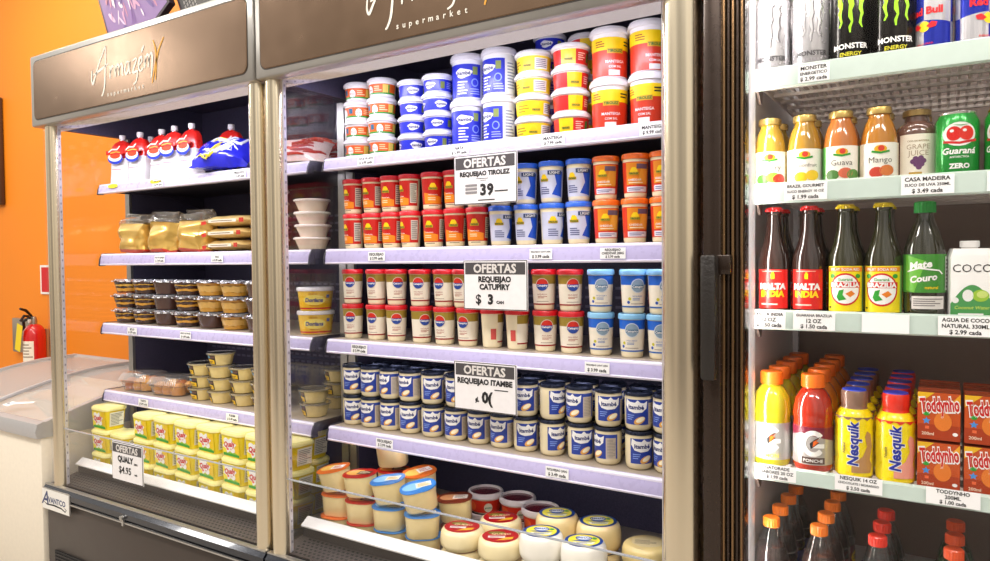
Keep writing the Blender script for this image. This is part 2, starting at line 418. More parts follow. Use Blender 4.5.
    for pts, kk in LOGO:
        sm = []
        for i in range(len(pts)-1):
            p0, p1, p2, p3 = pts[max(i-1, 0)], pts[i], pts[i+1], pts[min(i+2, len(pts)-1)]
            for q in range(5):
                u = q/5
                sm.append(tuple(.5*(2*p1[a]+(p2[a]-p0[a])*u+(2*p0[a]-5*p1[a]+4*p2[a]-p3[a])*u*u+(3*p1[a]-p0[a]-3*p2[a]+p3[a])*u**3) for a in (0, 1)))
        sm.append(pts[-1]); sm = [(a, b*(.84 if b > 0 else .95)) for a, b in sm]; n = len(sm)
        d.stroke(sm, [.0075*(1-.45*abs(2*i/(n-1)-1)) for i in range(n)], LOGOO if kk else LOGOW, 1)
    for i, ch in enumerate('supermarket'): d.text(ch, .090+i*.0192, -.047+ch.count('p')*0, .0135, LOGOW, 1)
    P(d, 'logo_lettering', None)
    # light trough under the canopy
    P(MB().prism_x([(.024, 1.690), (.046, 1.672), (.050, 1.674), (.036, 1.70), (.024, 1.70)], X0+.05, X1-.05, M('#e6e2f2', .10, .9)), 'canopy_reflector')
    P(MB().box((X0+.06, .082, 1.704), (X1-.06, .10, 1.716), M('#f3f0ff', .4, emit=3)), 'canopy_tube')
    P(MB().box((xi0, .03, 1.845), (xi1, .66, 1.86), INNER), 'canopy_lining')
    # shelves
    for si in range(4):
        zt, zb = S_Z[si], S_B[si]
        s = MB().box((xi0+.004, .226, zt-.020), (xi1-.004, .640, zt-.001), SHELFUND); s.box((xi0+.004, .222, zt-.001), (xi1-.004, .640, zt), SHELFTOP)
        for xs in (xi0, xi1-.006): s.prism_x([(.222, zt+.002), (.222, zt-.028), (.50, zt-.03), (.66, zt-.075), (.66, zt+.002)], xs, xs+.006, M('#4b4656', .4, .3))
        so = P(s, 'shelf')
        lp = P(lip(.210, zt, zb, xi0+.002, xi1-.002), 'price_rail', so)
        for xs in (xi0-.001, xi1-.004): P(MB().prism_x([(.224, zt+.001), (.212, zt+.001), (.202, zt-.02), (.199, zb), (.202, zb-.003), (.224, zb-.002)], xs, xs+.005, M('#2a2632', .35)), 'end_cap', so)
        tl = math.atan2(.008, zt-zb)
        for (xx, lines) in tags[si]:
            po = price_tag(so, plane((xx-x0, .2025-.42, (zt+zb)/2-.001), (1, 0, 0), (0, math.sin(.05), math.cos(.05))), 0, 0, .062, .025, lines)
    return t

TG = ['REQUEIJAO', '$ 3.99 cada']
display_case(0, 'tall open display fridge at the left with nameplate on its black base', True,
    [[(.42, ['SALSICHA', '$ 6.99 cada']), (.86, ['PRESUNTO', '$ 5.49 cada'])], [(.42, ['PAO DE QUEIJO', '$ 7.49 cada']), (.74, ['PAO', '$ 6.99 cada'])],
     [(.24, ['BOLO', '$ 3.99 cada']), (.56, ['BOLO NO POTE', '$ 4.49 cada'])], [(.30, ['TORTA', '$ 8.99 cada']), (.80, ['PUDIM', '$ 3.49 cada'])]])
display_case(1.2, 'tall open display fridge in the middle full of cream cheese cups and tubs', False,
    [[(1.40, ['DOCE DE LEITE', '$ 3.99 cada']), (1.72, ['NATA', '$ 5.99 cada']), (1.99, ['MANTEIGA', '$ 7.99 cada']), (2.235, ['MANTEIGA', '$ 9.99 cada'])], [(1.435, TG), (1.955, ['REQUEIJAO LIGHT 200G', '$ 3.99 cada']), (2.14, ['REQUEIJAO', 'CHEDDAR 200G', '$ 3.99 cada'])],
     [(1.365, TG), (2.10, ['REQUEIJAO LIGHT 200G', '$ 3.99 cada'])], [(1.455, TG), (1.995, ['REQUEIJAO 200G', '$ 3.49 cada'])]])

# ------------------------------------------------------------------ glass-door drinks fridge
def drinks_fridge():
    X0, X1 = 2.408, 3.10; cx = 2.754
    t = tag(empty('glass_door_fridge', (cx, .40, 0)), 'black framed glass-door drinks fridge standing at the right', 'fridge')
    def P(mb, name, par=None):
        for i, p in enumerate(mb.v): mb.v[i] = (p[0]-cx, p[1]-.40, p[2])
        return mb.build(name, par or t)
    BL = M('#35271f', .28, .55, coat=.3); LIN = M('#d9d6d8', .4); TOP = M('#3c302a', .35, .5)
    c = MB()
    c.box((X0, .03, .05), (X0+.04, .78, 2.0), BL); c.box((X1-.04, .03, .05), (X1, .78, 2.0), BL)
    c.box((X0+.04, .70, .05), (X1-.04, .78, 2.0), BL); c.box((X0+.04, .03, .05), (X1-.04, .70, .40), BL); c.box((X0+.04, .03, 1.90), (X1-.04, .70, 2.0), BL)
    P(c, 'cabinet')
    l = MB()
    l.box((X0+.040, .032, .40), (X0+.046, .70, 1.90), LIN); l.box((X1-.046, .032, .40), (X1-.040, .70, 1.90), LIN)
    l.box((X0+.046, .690, .40), (X1-.046, .698, 1.90), M('#8d7a70', .45)); l.box((X0+.046, .032, .40), (X1-.046, .690, .470), LIN); l.box((X0+.046, .032, 1.885), (X1-.046, .690, 1.898), LIN)
    P(l, 'liner')
    j = MB().box((X0+.046, .036, .40), (X0+.070, .075, 1.89), M('#eceaf0', .3), .004); P(j, 'door_jamb')
    ps = MB()
    for y in (.099, .60):
        ps.box((X0+.046, y, .42), (X0+.058, y+.010, 1.88), M('#c9c6c8', .3, .6))
    for z in [.5+.05*i for i in range(27)]:
        for y in (.099, .60): ps.box((X0+.0575, y+.002, z), (X0+.0586, y+.008, z+.018), M('#55504e', .5))
    P(ps, 'shelf_pilaster')
    # door
    d = MB()
    d.box((X0+.002, -.030, .12), (X0+.034, .028, 1.99), BL, .004)
    for i in range(5): d.box((X0+.034+i*.0068, -.022+i*.004, .12), (X0+.0385+i*.0068, .028, 1.99), M('#8a6c4c', .25, .8) if i % 2 == 0 else BL, .0012)
    d.box((X0+.034, .0, .12), (X0+.068, .027, 1.99), BL)
    d.box((X1-.07, -.03, .12), (X1-.002, .028, 1.99), BL, .004); d.box((X0+.068, -.03, 1.90), (X1-.07, .028, 1.99), BL); d.box((X0+.068, -.03, .12), (X1-.07, .028, .42), BL)
    do = P(d, 'door_frame')
    P(MB().box((X0+.068, .006, .42), (X1-.07, .011, 1.90), G(refl=.35, name='door_glass')), 'door_glass', do)
    h = MB().box((X0+.006, -.062, .985), (X0+.032, -.034, 1.205), M('#2e2a28', .35, .3, bump=.3, scale=200), .005)
    h.box((X0+.010, -.036, 1.170), (X0+.052, -.022, 1.205), BL, .003); h.box((X0+.010, -.036, .985), (X0+.028, -.028, 1.02), BL, .003)
    P(h, 'handle', do)
    P(MB().box((X0+.062, .028, .40), (X0+.0665, .036, 1.90), M('#b9b4ba', .4)), 'gasket', do)
    # shelves
    WIRE = M('#e6dcd6', .35); LIPM = M('#c3d3cb', .3, coat=.2)
    TAGS = {0: [(2.575, ['MONSTER', 'ENERGETICO', '$ 2.99 cada'], .052)],
            1: [(2.562, ['BRAZIL GOURMET', 'SUCO ENERGY 10 OZ', '$ 1.99 cada'], .072), (2.750, ['CASA MADEIRA', 'SUCO DE UVA 250ML', '$ 3.49 cada'], .076), (2.862, ['GUARANA', 'ZERO 350ML', '$ 1.50 cada'], .06)],
            2: [(2.500, ['MALTA INDIA', '12 OZ', '$ 1.50 cada'], .058), (2.577, ['GUARANA BRAZILIA', '12 OZ', '$ 1.50 cada'], .070), (2.690, [], .072), (2.805, ['AGUA DE COCO', 'NATURAL 330ML', '$ 2.99 cada'], .076)],
            3: [(2.515, ['GATORADE', 'SABORES 20 OZ', '$ 1.99 cada'], .066), (2.650, ['NESQUIK 14 OZ', 'CHOCOLATE / MORANGO', '$ 2.50 cada'], .075), (2.790, ['TODDYNHO', '200ML', '$ 1.00 cada'], .076), (2.875, ['', '', ''], .05)]}
    for si, (zt, zb, yr) in enumerate(((1.551, 1.512, .62), (1.338, 1.302, .62), (1.102, 1.068, .62), (.809, .783, .62))):
        s = MB(); xa, xb = X0+.062, X1-.062; zw = zt-.012
        n = 34
        for i in range(n):
            xx = xa+.01+(xb-xa-.02)*i/(n-1); s.box((xx-.0026, .10, zw-.005), (xx+.0026, yr, zw), WIRE)
        for k in range(8):
            yy = .114+(yr-.120)*k/7; s.box((xa, yy-.005, zw-.011), (xb, yy+.005, zw-.005), WIRE)
        for xx in (xa, xb-.005): s.box((xx, .10, zw-.012), (xx+.005, yr, zw), WIRE)
        so = P(s, 'wire_shelf')
        P(MB().prism_x([(.098, zt), (.090, zt-.003), (.086, zb), (.092, zb-.003), (.100, zb+.002), (.104, zt-.004)], xa+.002, xb, LIPM), 'price_rail', so)
        b = MB()
        for xx in (xa, xb-.004): b.prism_x([(.11, zw-.012), (.11, zw-.02), (.135, zw-.045), (.145, zw-.045), (.16, zw-.012)], xx, xx+.004, M('#6f5f58', .4, .5))
        P(b, 'bracket', so)
        tl = math.atan2(.004, zt-zb)
        for xx, lines, wd in TAGS[si]:
            price_tag(so, plane((xx-cx, .0850-.40, zb+.016), (1, 0, 0), (0, .11, 1)), 0, 0, wd, min(.032, zt-zb+.001), lines)
    P(MB().box((X0+.10, .05, 1.86), (X1-.10, .08, 1.885), M('#fff4e6', .4, emit=3)), 'light_tube')
    return t
drinks_fridge()

# ------------------------------------------------------------------ chest freezer, wall things
def chest_freezer():
    xa, xb = -1.085, -.022; cx = (xa+xb)/2
    t = tag(empty('chest_freezer', (cx, .35, 0)), 'white chest freezer with curved glass lid by the orange wall', 'freezer')
    def P(mb, name, par=None):
        for i, p in enumerate(mb.v): mb.v[i] = (p[0]-cx, p[1]-.35, p[2])
        return mb.build(name, par or t)
    BODY = M('#efe4d2', .4); RIM = M('#b9b7b8', .35, .2)
    b = MB()
    b.box((xa, .0, .012), (xb, .05, .565), BODY, .006); b.box((xa, .64, .06), (xb, .69, .62), BODY); b.box((xa, .05, .06), (xa+.05, .64, .565), BODY); b.box((xb-.05, .05, .06), (xb, .64, .565), BODY); b.box((xa+.05, .05, .06), (xb-.05, .64, .12), BODY)
    P(b, 'cabinet')
    P(MB().box((xa+.03, .04, 0), (xb-.03, .66, .06), BLACK), 'plinth')
    prof = []
    for k in range(15):
        u = k/14; prof.append((.0+.68*u, .572+.165*math.sin(u*PI*.62)/math.sin(PI*.62*1.0)*(.0+1.0*u**.15)*.9 if k else .572))
    prof = [(.005+.665*k/14, .608+.108*math.sin(PI/2*min(1, k/14*1.12))) for k in range(15)]
    r = MB()
    r.prism_x([(-.014, .560), (-.020, .585), (-.012, .613), (.01, .620), (.035, .612), (.04, .560)], xa-.004, xb+.004, RIM)
    r.prism_x([(.645, .60), (.645, .715), (.67, .728), (.70, .718), (.70, .60)], xa-.004, xb+.004, RIM)
    for x in (xa-.004, xb-.022): r.prism_x([(y, z+.006) for y, z in prof]+[(y, .56) for y, z in reversed(prof)], x+.002, x+.024, RIM)
    P(r, 'rim')
    for i, (x0, x1, dz, nm) in enumerate(((xa+.024, cx+.03, .004, 0), (cx-.03, xb-.024, -.006, 1))):
        g = MB()
        n = len(prof); vs = [(x, y, z+dz) for x in (x0, x1) for y, z in prof]+[(x, y, z+dz-.004) for x in (x0, x1) for y, z in prof]
        fs = [(k, k+1, n+k+1, n+k) for k in range(n-1)]+[(2*n+k, 3*n+k, 3*n+k+1, 2*n+k+1) for k in range(n-1)]
        fs += [(0, n, 3*n, 2*n), (n-1, 2*n-1+n*2, 0, 0)][:1]
        g.add(vs, fs, G(refl=.45, haze=.16, name='lid_glass'))
        go = P(g, 'glass_lid')
        for x in (x0, x1-.016): P(MB().tube([(x+.008, y, z+dz+.002) for y, z in prof], .008, RIM, 6), 'lid_frame', go)
    # frost coloured inside
    P(MB().box((xa+.05, .05, .30), (xb-.05, .64, .34), M('#e9eef2', .5)), 'inner_floor')
    s = Decal(plane((-.33-cx+.0, .055-.35, .646), (.96, .28, 0), (-.25, .85, .36)), .0015); s.poly([(-.055, -.012), (-.02, -.02), (-.005, -.004), (.075, .012), (.078, .024), (-.008, .012), (-.03, .016)], M('#f2f2f4', .5), 0); s.ell(-.033, .0, .008, .006, M('#9aa0a8', .5), 1)
    s.build('lid_sticker', t)
    return t
chest_freezer()
FB = [('#f0e6da', '#d8562a'), ('#f4f0ea', '#c8a070'), ('#f2e4d4', '#e07038'), ('#efe9e4', '#b9502c'), ('#f3efe9', '#e2a060'), ('#f4ece2', '#cc6a3c'), ('#f2eeea', '#a8746a')]
def frozen_bag(c1, c2):
    def mk():
        r = empty('frozen_food_bag')
        b = MB()
        b.loft([(.02, .10, .01, -.0), (.20, .13, .04, .012), (.21, .14, .05, .03), (.19, .12, .04, .048), (.05, .06, .02, .056)], M(c1, .25, coat=.4), 5); b.crumple(.012, random.random()*9, 22, .004); b.build('bag', r)
        d = Decal(plane((0, 0, .062), (1, 0, 0), (0, 1, 0)), .003); d.ell(0, 0, .06, .03, M(c2, .3), 0); d.build('print', r)
        return r
    return mk
for i, (x, y, z, rz) in enumerate(((-.88, .24, .34, .2), (-.72, .45, .34, .0), (-.66, .18, .34, -.2), (-.44, .42, .34, .1), (-.42, .18, .34, .1), (-.19, .44, .34, 1.57), (-.19, .19, .34, 1.57))):
    FBK = Kind(frozen_bag(*FB[i]), 'frozen food'); FBK.at(x, y, z, '%s frozen food bag in the chest freezer, %s from the left' % (('cream and orange', 'white and tan', 'peach', 'white and rust', 'white and amber', 'pale and brick', 'white and mauve')[i], ORD[i]), 'bags in the chest freezer', rz); rest(FBK.root, .341)

def extinguisher():
    x, y = -1.955, .885
    t = tag(empty('fire_extinguisher', (x, y, .455)), 'red fire extinguisher with yellow inspection tag hanging on the orange wall', 'fire extinguisher')
    q = M('#cc1418', .25, coat=.6)
    MB().lathe([(.0, 0), (.058, .002), (.062, .012), (.062, .30), (.058, .335), (.042, .362), (.024, .374), (.0, .376)], q, 28).build('cylinder', t)
    d = Decal(cyl(.0625, 0, .0625, .3, R(18))); d.rect(-.034, .046, .10, .275, M('#efe8d8', .5), 0); d.fine(-.028, .040, .17, .262, 5, M('#a08f80', .5)); d.rect(-.028, .0, .11, .15, RED, 1); d.build('label', t)
    v = MB().lathe([(.0, .37), (.017, .371), (.017, .40), (.012, .42), (.0, .421)], M('#a89c90', .3, .8), 16)
    v.build('valve', t)
    h = MB().tube([(-.01, -.02, .41), (.0, -.035, .425), (.01, -.06, .43), (.02, -.085, .40)], .008, BLACK)
    h.tube([(-.01, -.01, .425), (.01, -.05, .462), (.03, -.09, .475)], [.007, .009, .007], BLACK); h.tube([(-.01, .0, .415), (-.05, -.015, .405), (-.09, -.02, .39)], .009, BLACK); h.build('handle', t)
    MB().lathe([(0, 0), (.014, .001), (.014, .008), (0, .009)], M('#e8e4da', .3), 14).xf(Matrix.Translation((-.01, -.018, .395)) @ Matrix.Rotation(R(90), 4, 'X')).build('gauge', t)
    MB().tube([(-.09, -.02, .39), (-.105, -.01, .34), (-.09, .0, .22), (-.074, .005, .10)], .009, BLACK).build('hose', t)
    tg = MB().box((-.045, -.078, .21), (.020, -.0765, .375), M('#f2d416', .45)); tg.xf(Matrix.Rotation(R(14), 4, 'Y')); o = tg.build('inspection_tag', t)
    o.location = (-.085, -.0, .01)
    MB().box((-.03, .055, .10), (.03, .07, .34), STEEL).build('wall_bracket', t)
extinguisher()
t = tag(empty('fire_sign', (-1.895, .966, 1.10)), 'small red sign with white border on the wall above the fire extinguisher', 'sign')
MB().box((-.13, -.006, -.09), (.13, 0, .09), M('#f4f0ec', .4)).build('sign_plate', t)
d = Decal(front(-.0062)); d.rect(-.115, .115, -.077, .077, M('#d0141c', .4), 0); d.build('red_field', t)
t = tag(empty('wall_outlet_box', (-2.235, .966, .76)), 'brushed steel outlet box on the orange wall beside the extinguisher', 'outlet')
MB().box((-.12, -.03, -.13), (.11, 0, .09), M('#a89a8a', .35, .7), .006).build('cover', t)
d = Decal(front(-.0302)); d.ell(.03, .03, .022, .022, M('#4a4038', .4), 0); d.ell(.03, -.04, .022, .022, M('#4a4038', .4), 0); d.ell(.03, .03, .012, .012, M('#8a7e70', .4), 1); d.ell(.03, -.04, .012, .012, M('#8a7e70', .4), 1); d.build('socket', t)
t = tag(empty('picture_frame', (-2.73, .966, 1.95)), 'dark brown framed panel on the orange wall at the photo left edge', 'picture')
f = MB()
for a, b in (((-.26, -.03, -.36), (-.23, 0, .34)), ((.23, -.03, -.36), (.265, 0, .34)), ((-.23, -.03, -.36), (.23, 0, -.33)), ((-.23, -.03, .31), (.23, 0, .34))): f.box(a, b, M('#4a3022', .4), .004)
f.build('frame', t); MB().box((-.23, -.012, -.33), (.23, -.004, .31), M('#7a5c48', .5)).build('panel', t)
# pictures lying against the wall on the left fridge's top
def art(x, label, wd, h, seed, kind):
    t = tag(empty('canvas_picture', (x, .30, 2.005)), label, 'picture', None); t.rotation_euler = (R(-6), R(-31), 0)
    MB().box((-wd/2, -.012, 0), (wd/2, .012, h), M('#3a2a34', .4), .002).build('stretcher_frame', t)
    d = Decal(front(-.0125)); rnd = random.Random(seed)
    if kind == 0:
        d.rect(-wd/2+.012, wd/2-.012, .012, h-.012, M('#8a64a8', .4), 0)
        for i in range(80):
            cx, cz = rnd.uniform(-wd/2+.05, wd/2-.05), rnd.uniform(.06, h-.06); a = rnd.uniform(1.2, 2.0); l = rnd.uniform(.02, .05)
            d.ell(cx, cz, l, rnd.uniform(.003, .009), M(rnd.choice(['#e8c8e4', '#8a5cae', '#d49ac0', '#6a4a9a', '#f4e4f0', '#c47a9a']), .4), 1+i*.1, 10, a)
    else:
        d.rect(-wd/2+.012, wd/2-.012, .012, h-.012, M('#2a2426', .4), 0)
        for i in range(5):
            for k in range(12): d.rect(-wd/2+.03+i*.014, -wd/2+.038+i*.014, .03+k*.022, .045+k*.022, M('#8a8480', .4), 1)
        d.ell(.06, .17, .10, .10, M('#d4502c', .45), 1, 28); d.stroke([(-.03, .12), (.05, .16), (.15, .20)], .006, INK, 2); d.stroke([(.02, .26), (.05, .17), (.04, .08)], .006, INK, 2); d.stroke([(-.03, .2), (.04, .2), (.1, .26)], .005, INK, 2)
    d.build('print', t); rest(t, 1.939)
art(.21, 'purple and pink abstract picture leaning on top of the left fridge', .40, .50, 5, 0)
art(.68, 'dark picture with an orange ball on top of the left fridge', .38, .50, 6, 1)

# ------------------------------------------------------------------ offer signs
def offer_sign(lines, label, loc, wd=.188, h=.125, rx=0):
    t = tag(empty('offer_sign', loc), label, 'sign'); t.rotation_euler = (rx, 0, 0)
    MB().box((-wd/2, 0, -h), (wd/2, .003, 0), M('#e9e5e6', .4), .001).build('board', t)
    d = Decal(front(-.0003)); e = .003
    d.rect(-wd/2+.001, wd/2-.001, -h+.001, -.001, INK, 0); d.rect(-wd/2+e, wd/2-e, -h+e, -e, M('#f1edee', .45), 1)
    d.rect(-wd/2+e*2, wd/2-e*2, -.036, -e*2, M('#4a4648', .5), 2); d.text('OFERTAS', 0, -.021, .021, M('#dcd6d2', .5), 3, w=wd*.74, bold=.035)
    for (s, x, y, hh, w_) in lines: d.text(s, x, y, hh, INK, 3, w=w_, bold=.02 if '$' in s else .05)
    return t, d
t, d = offer_sign([('REQUEIJAO TIROLEZ', 0, -.048, .011, .16), ('3', -.004, -.089, .026, None), ('9', .017, -.089, .026, None)], 'white offer sign hanging under the top shelf of the middle fridge', (1.803, .192, 1.464))
for i in range(3): d.rect(-.058, -.022, -.098+i*.009, -.092+i*.009, M('#8a8688', .5), 3)
d.rect(.030, .068, -.096, -.093, INK, 3); d.rect(-.025, .012, -.062, -.0605, INK, 3); d.rect(-.012, .006, -.067, -.0658, INK, 3); d.fine(-.02, .03, -.118, -.112, 1, INK, 3); d.build('print', t)
MB().box((.05, -.001, -.004), (.07, .0085, .010), CLEAR).build('clip', t)
t, d = offer_sign([('REQUEIJAO', 0, -.048, .013, .115), ('CATUPIRY', 0, -.067, .013, .105), ('$', -.048, -.098, .023, None), ('3', -.012, -.098, .023, None), ('CAN', .016, -.105, .007, None)], 'white offer sign hanging under the second shelf of the middle fridge', (1.830, .192, 1.199))
d.build('print', t); MB().box((.05, -.001, -.004), (.07, .0085, .010), CLEAR).build('clip', t)
t, d = offer_sign([('REQUEIJAO ITAMBE', 0, -.049, .013, .172), ('0', .002, -.088, .026, None), ('(', .018, -.088, .026, None), ('¢.', -.022, -.094, .012, None)], 'white offer sign hanging under the third shelf of the middle fridge', (1.797, .192, .941))
d.rect(.03, .07, -.068, -.0655, INK, 3); d.build('print', t); MB().box((-.01, -.001, -.004), (.01, .0085, .010), CLEAR).build('clip', t)
t, d = offer_sign([('QUALY', -.008, -.055, .020, .09), ('200G', .050, -.064, .006, None), ('$4.95', -.012, -.091, .022, .085), ('cada', .050, -.098, .006, None)], 'white margarine offer sign on the front glass of the left fridge', (.505, .0165, .607), .178, .13)
d.build('print', t); MB().box((-.02, .0, -.01), (.02, .0048, .004), CLEAR).build('clip', t)

# ------------------------------------------------------------------ tubs, cups, jars
def badge(d, cx, cy, s, lv=1):
    "plain yellow patch over a green word band (the face on it is left out)"
    d.poly([(cx-s*.5, cy-s*.25), (cx+s*.5, cy-s*.25), (cx+s*.42, cy+s*.3), (cx+s*.2, cy+s*.62), (cx-s*.2, cy+s*.62), (cx-s*.42, cy+s*.3)], YEL, lv)
    d.rect(cx-s*.62, cx+s*.62, cy-s*.34, cy+s*.04, M('#d8a81c', .4), lv+1); d.text('TIROLEZ', cx, cy-s*.15, s*.30, M('#1e6a2c', .4), lv+2, w=s*1.15, bold=.04)
def blob(d, cx, cy, s, lv=1, word='Itambé', cat=False):
    pts = [(cx+s*(.62+.07*math.sin(5*a))*math.cos(a), cy+s*(.34+.07*math.sin(3*a+1))*math.sin(a)) for a in [2*PI*i/26 for i in range(26)]]
    d.poly(pts, WHITE, lv); d.text(word, cx, cy, s*.30, NAVY, lv+1, w=s*1.0, bold=.03)
def tub(h, rt, rb, lidh, body, deco, lidc, parts='tub'):
    def mk():
        r = empty(parts); lh = lidh
        b = MB().lathe([(rb*.92, .0), (rb, .003), (rt-.003, h-lh)], M(body, .35, coat=.3), 32); b.build('container', r)
        l = MB().lathe([(rt-.001, h-lh-.001), (rt+.002, h-lh), (rt+.002, h-lh*.45), (rt, h-lh*.35), (rt-.001, h-.0015), (rt-.003, h), (rt-.005, h-.002), (0, h-.002)], M(lidc, .35, coat=.2), 32); l.build('lid', r)
        d = Decal(cyl(rb, .003, rt-.003, h-lh)); deco(d, rb, rt, h-lh); d.build('label', r)
        return r
    return mk
def deco_orange(d, rb, rt, h):
    d.rect(-.105, .062, .008, h-.006, M('#e8641c', .4), 0); d.rect(-.105, .062, .008, .0125, GRN, 1); d.rect(.018, .034, .011, h-.008, M('#f0d060', .4), 1); d.rect(.034, .038, .011, h-.008, GRN, 1)
    d.ell(-.022, .020, .0095, .0125, WHITE, 1); d.text('Doce', -.022, .021, .005, M('#d06018'), 2, w=.016); d.fine(-.008, .015, .016, .032, 3, M('#ffd8a8'), 1); d.fine(.066, .10, .012, .034, 4, M('#b0a8b8'), 0)
    d.ell(-.07, .020, .010, .012, WHITE, 1); d.rect(-.052, -.04, .018, h-.01, M('#2c6a8c'), 1)
def deco_blue(d, rb, rt, h):
    d.rect(-.11, .11, .004, h-.004, M('#2330c8', .35, coat=.3), 0); blob(d, -.006, h*.52, .026); d.rect(.024, .036, .010, h-.010, M('#7c8a3c'), 1); d.fine(.042, .07, .01, h-.01, 4, M('#b8c0f0'), 1); blob(d, -.07, h*.52, .024)
def deco_bigblue(d, rb, rt, h):
    d.rect(-.125, .03, .006, h-.012, M('#2330c8', .35, coat=.3), 0); blob(d, -.018, h*.66, .036); d.rect(.006, .020, h*.62, h*.82, M('#8a9a4a'), 1); d.ell(.012, h*.42, .010, .011, M('#8fa8e8'), 1); d.ell(.012, h*.42, .007, .008, M('#2330c8'), 2)
    d.fine(-.036, -.008, .012, .05, 5, WHITE, 1); d.rect(.034, .068, .010, h-.016, M('#eef0f6'), 0); d.fine(.037, .065, .014, h-.02, 9, M('#9aa2c0'), 1); d.rect(.072, .125, .006, h-.012, M('#2330c8'), 0); d.fine(.0, .026, .012, .03, 3, M('#a8b4f0'), 1)
def deco_yellow(d, rb, rt, h):
    d.rect(-.12, .12, .004, h-.003, M('#f6dc1c', .35), 0); badge(d, 0, h*.45, .017); d.fine(-.05, -.018, .010, .03, 3, M('#b08a10'), 1); d.rect(.02, .055, .007, h-.008, M('#f2f0e8'), 1); d.fine(.023, .052, .01, h-.01, 5, M('#808090'), 2)
def deco_red(d, rb, rt, h):
    d.rect(-.12, .12, .004, h-.003, M('#d8201a', .35, coat=.2), 0); d.rect(-.02, .016, .004, h-.003, YEL, 1); badge(d, -.002, h*.42, .017, 2); d.fine(.022, .042, .012, .032, 4, M('#ffd8c8'), 1); d.rect(.048, .056, .010, h-.01, M('#3a8a3a'), 1)
def deco_bigred(d, rb, rt, h):
    d.rect(-.13, .13, .004, h-.010, M('#d63a1c', .35, coat=.2), 0); d.rect(-.13, .13, h*.62, h-.010, YEL, 1); badge(d, 0, h*.64, .030, 2); d.fine(-.048, -.022, h*.68, h*.84, 3, M('#a85010'), 2); d.fine(.022, .048, h*.70, h*.84, 2, INK, 2)
    d.text('MANTEIGA', .0, h*.36, .008, WHITE, 2, w=.045); d.text('COM SAL', .0, h*.25, .006, WHITE, 2, w=.03); d.rect(-.015, .012, .006, .018, WHITE, 2)
G1 = 'tubs on the top shelf of the middle fridge'
def stack(kind, x, y, z, pitch, n, desc, group, rots=None, names=None):
    nm = names or (['bottom', 'top'] if n == 2 else ['bottom', 'middle', 'top'] if n == 3 else ['bottom', 'second', 'third', 'top'] if n == 4 else ['bottom', 'second', 'third', 'fourth', 'top'])
    for i in range(n):
        kind.at(x+jit(.002), y+jit(.002), z+i*(pitch+.0004)+.0004, desc % nm[i], group, (rots[i] if rots else 0)+R(32)+jit(.12))
kO = Kind(tub(.0548, .0425, .036, .012, '#f2f0f2', deco_orange, '#f0eef2', 'spread_tub'), 'tub')
kB = Kind(tub(.0502, .0425, .037, .012, '#f0f0f4', deco_blue, '#ecebf4', 'cream_tub'), 'tub')
kBB = Kind(tub(.1215, .0462, .042, .017, '#f0f0f4', deco_bigblue, '#eceaf2', 'cream_tub'), 'tub')
kY = Kind(tub(.0545, .0465, .040, .0125, '#f4f2ea', deco_yellow, '#f2f0f2', 'butter_tub'), 'tub')
kR = Kind(tub(.0545, .0465, .040, .0125, '#f4f0f0', deco_red, '#f2eef0', 'butter_tub'), 'tub')
kBR = Kind(tub(.1195, .0455, .040, .016, '#f4f0f0', deco_bigred, '#f2eef0', 'butter_tub'), 'tub')
Z1 = S_Z[0]
stack(kO, 1.298, .285, Z1, .0548, 4, 'white-lidded orange spread tub, %s of the leftmost stack on the middle fridge top shelf', G1, [.1, .3, .9, .2])
stack(kO, 1.393, .282, Z1, .0548, 4, 'white-lidded orange spread tub, %s of the stack beside the small blue tubs', G1, [.2, .7, .2, -.2])
stack(kB, 1.500, .290, Z1, .0502, 4, 'small blue cream tub, %s of the stack beside the orange spread tubs', G1, [.5, .3, .2, .3])
stack(kB, 1.594, .282, Z1, .0502, 4, 'small blue cream tub, %s of the stack beside the big blue tubs', G1, [-.2, .2, .4, -.3])
stack(kBB, 1.688, .292, Z1, .1215, 2, 'big blue cream tub, %s of the stack beside the small blue tubs', G1, [.2, .1])
stack(kBB, 1.786, .292, Z1, .1215, 2, 'big blue cream tub, %s of the stack beside the yellow tubs', G1, [-.45, -.4])
stack(kY, 1.888, .292, Z1, .0545, 4, 'yellow butter tub with white lid, %s of its stack on the top shelf', G1, [0, .2, -.5, -.5])
stack(kR, 1.993, .292, Z1, .0545, 4, 'small red butter tub with white lid, %s of the front red stack', G1, [-.3, .15, .1, -.1])
stack(kBR, 2.097, .290, Z1, .1195, 2, 'big red and yellow butter tub, %s of the stack right of the small red tubs', G1, [0, .05])
stack(kBR, 2.192, .290, Z1, .1195, 2, 'big red and yellow butter tub, %s of the rightmost stack beside the right post', G1, [-.45, .3])
stack(kBB, 1.878, .402, Z1, .1215, 2, 'big blue cream tub at the back, %s of two behind the yellow tubs', G1)
kB.at(1.878, .402, Z1+.2440, 'small blue cream tub at the very back, above the yellow tubs', G1, .4)
stack(kR, 1.982, .405, Z1, .0545, 5, 'small red butter tub, %s of the back stack behind the front red stack', G1)

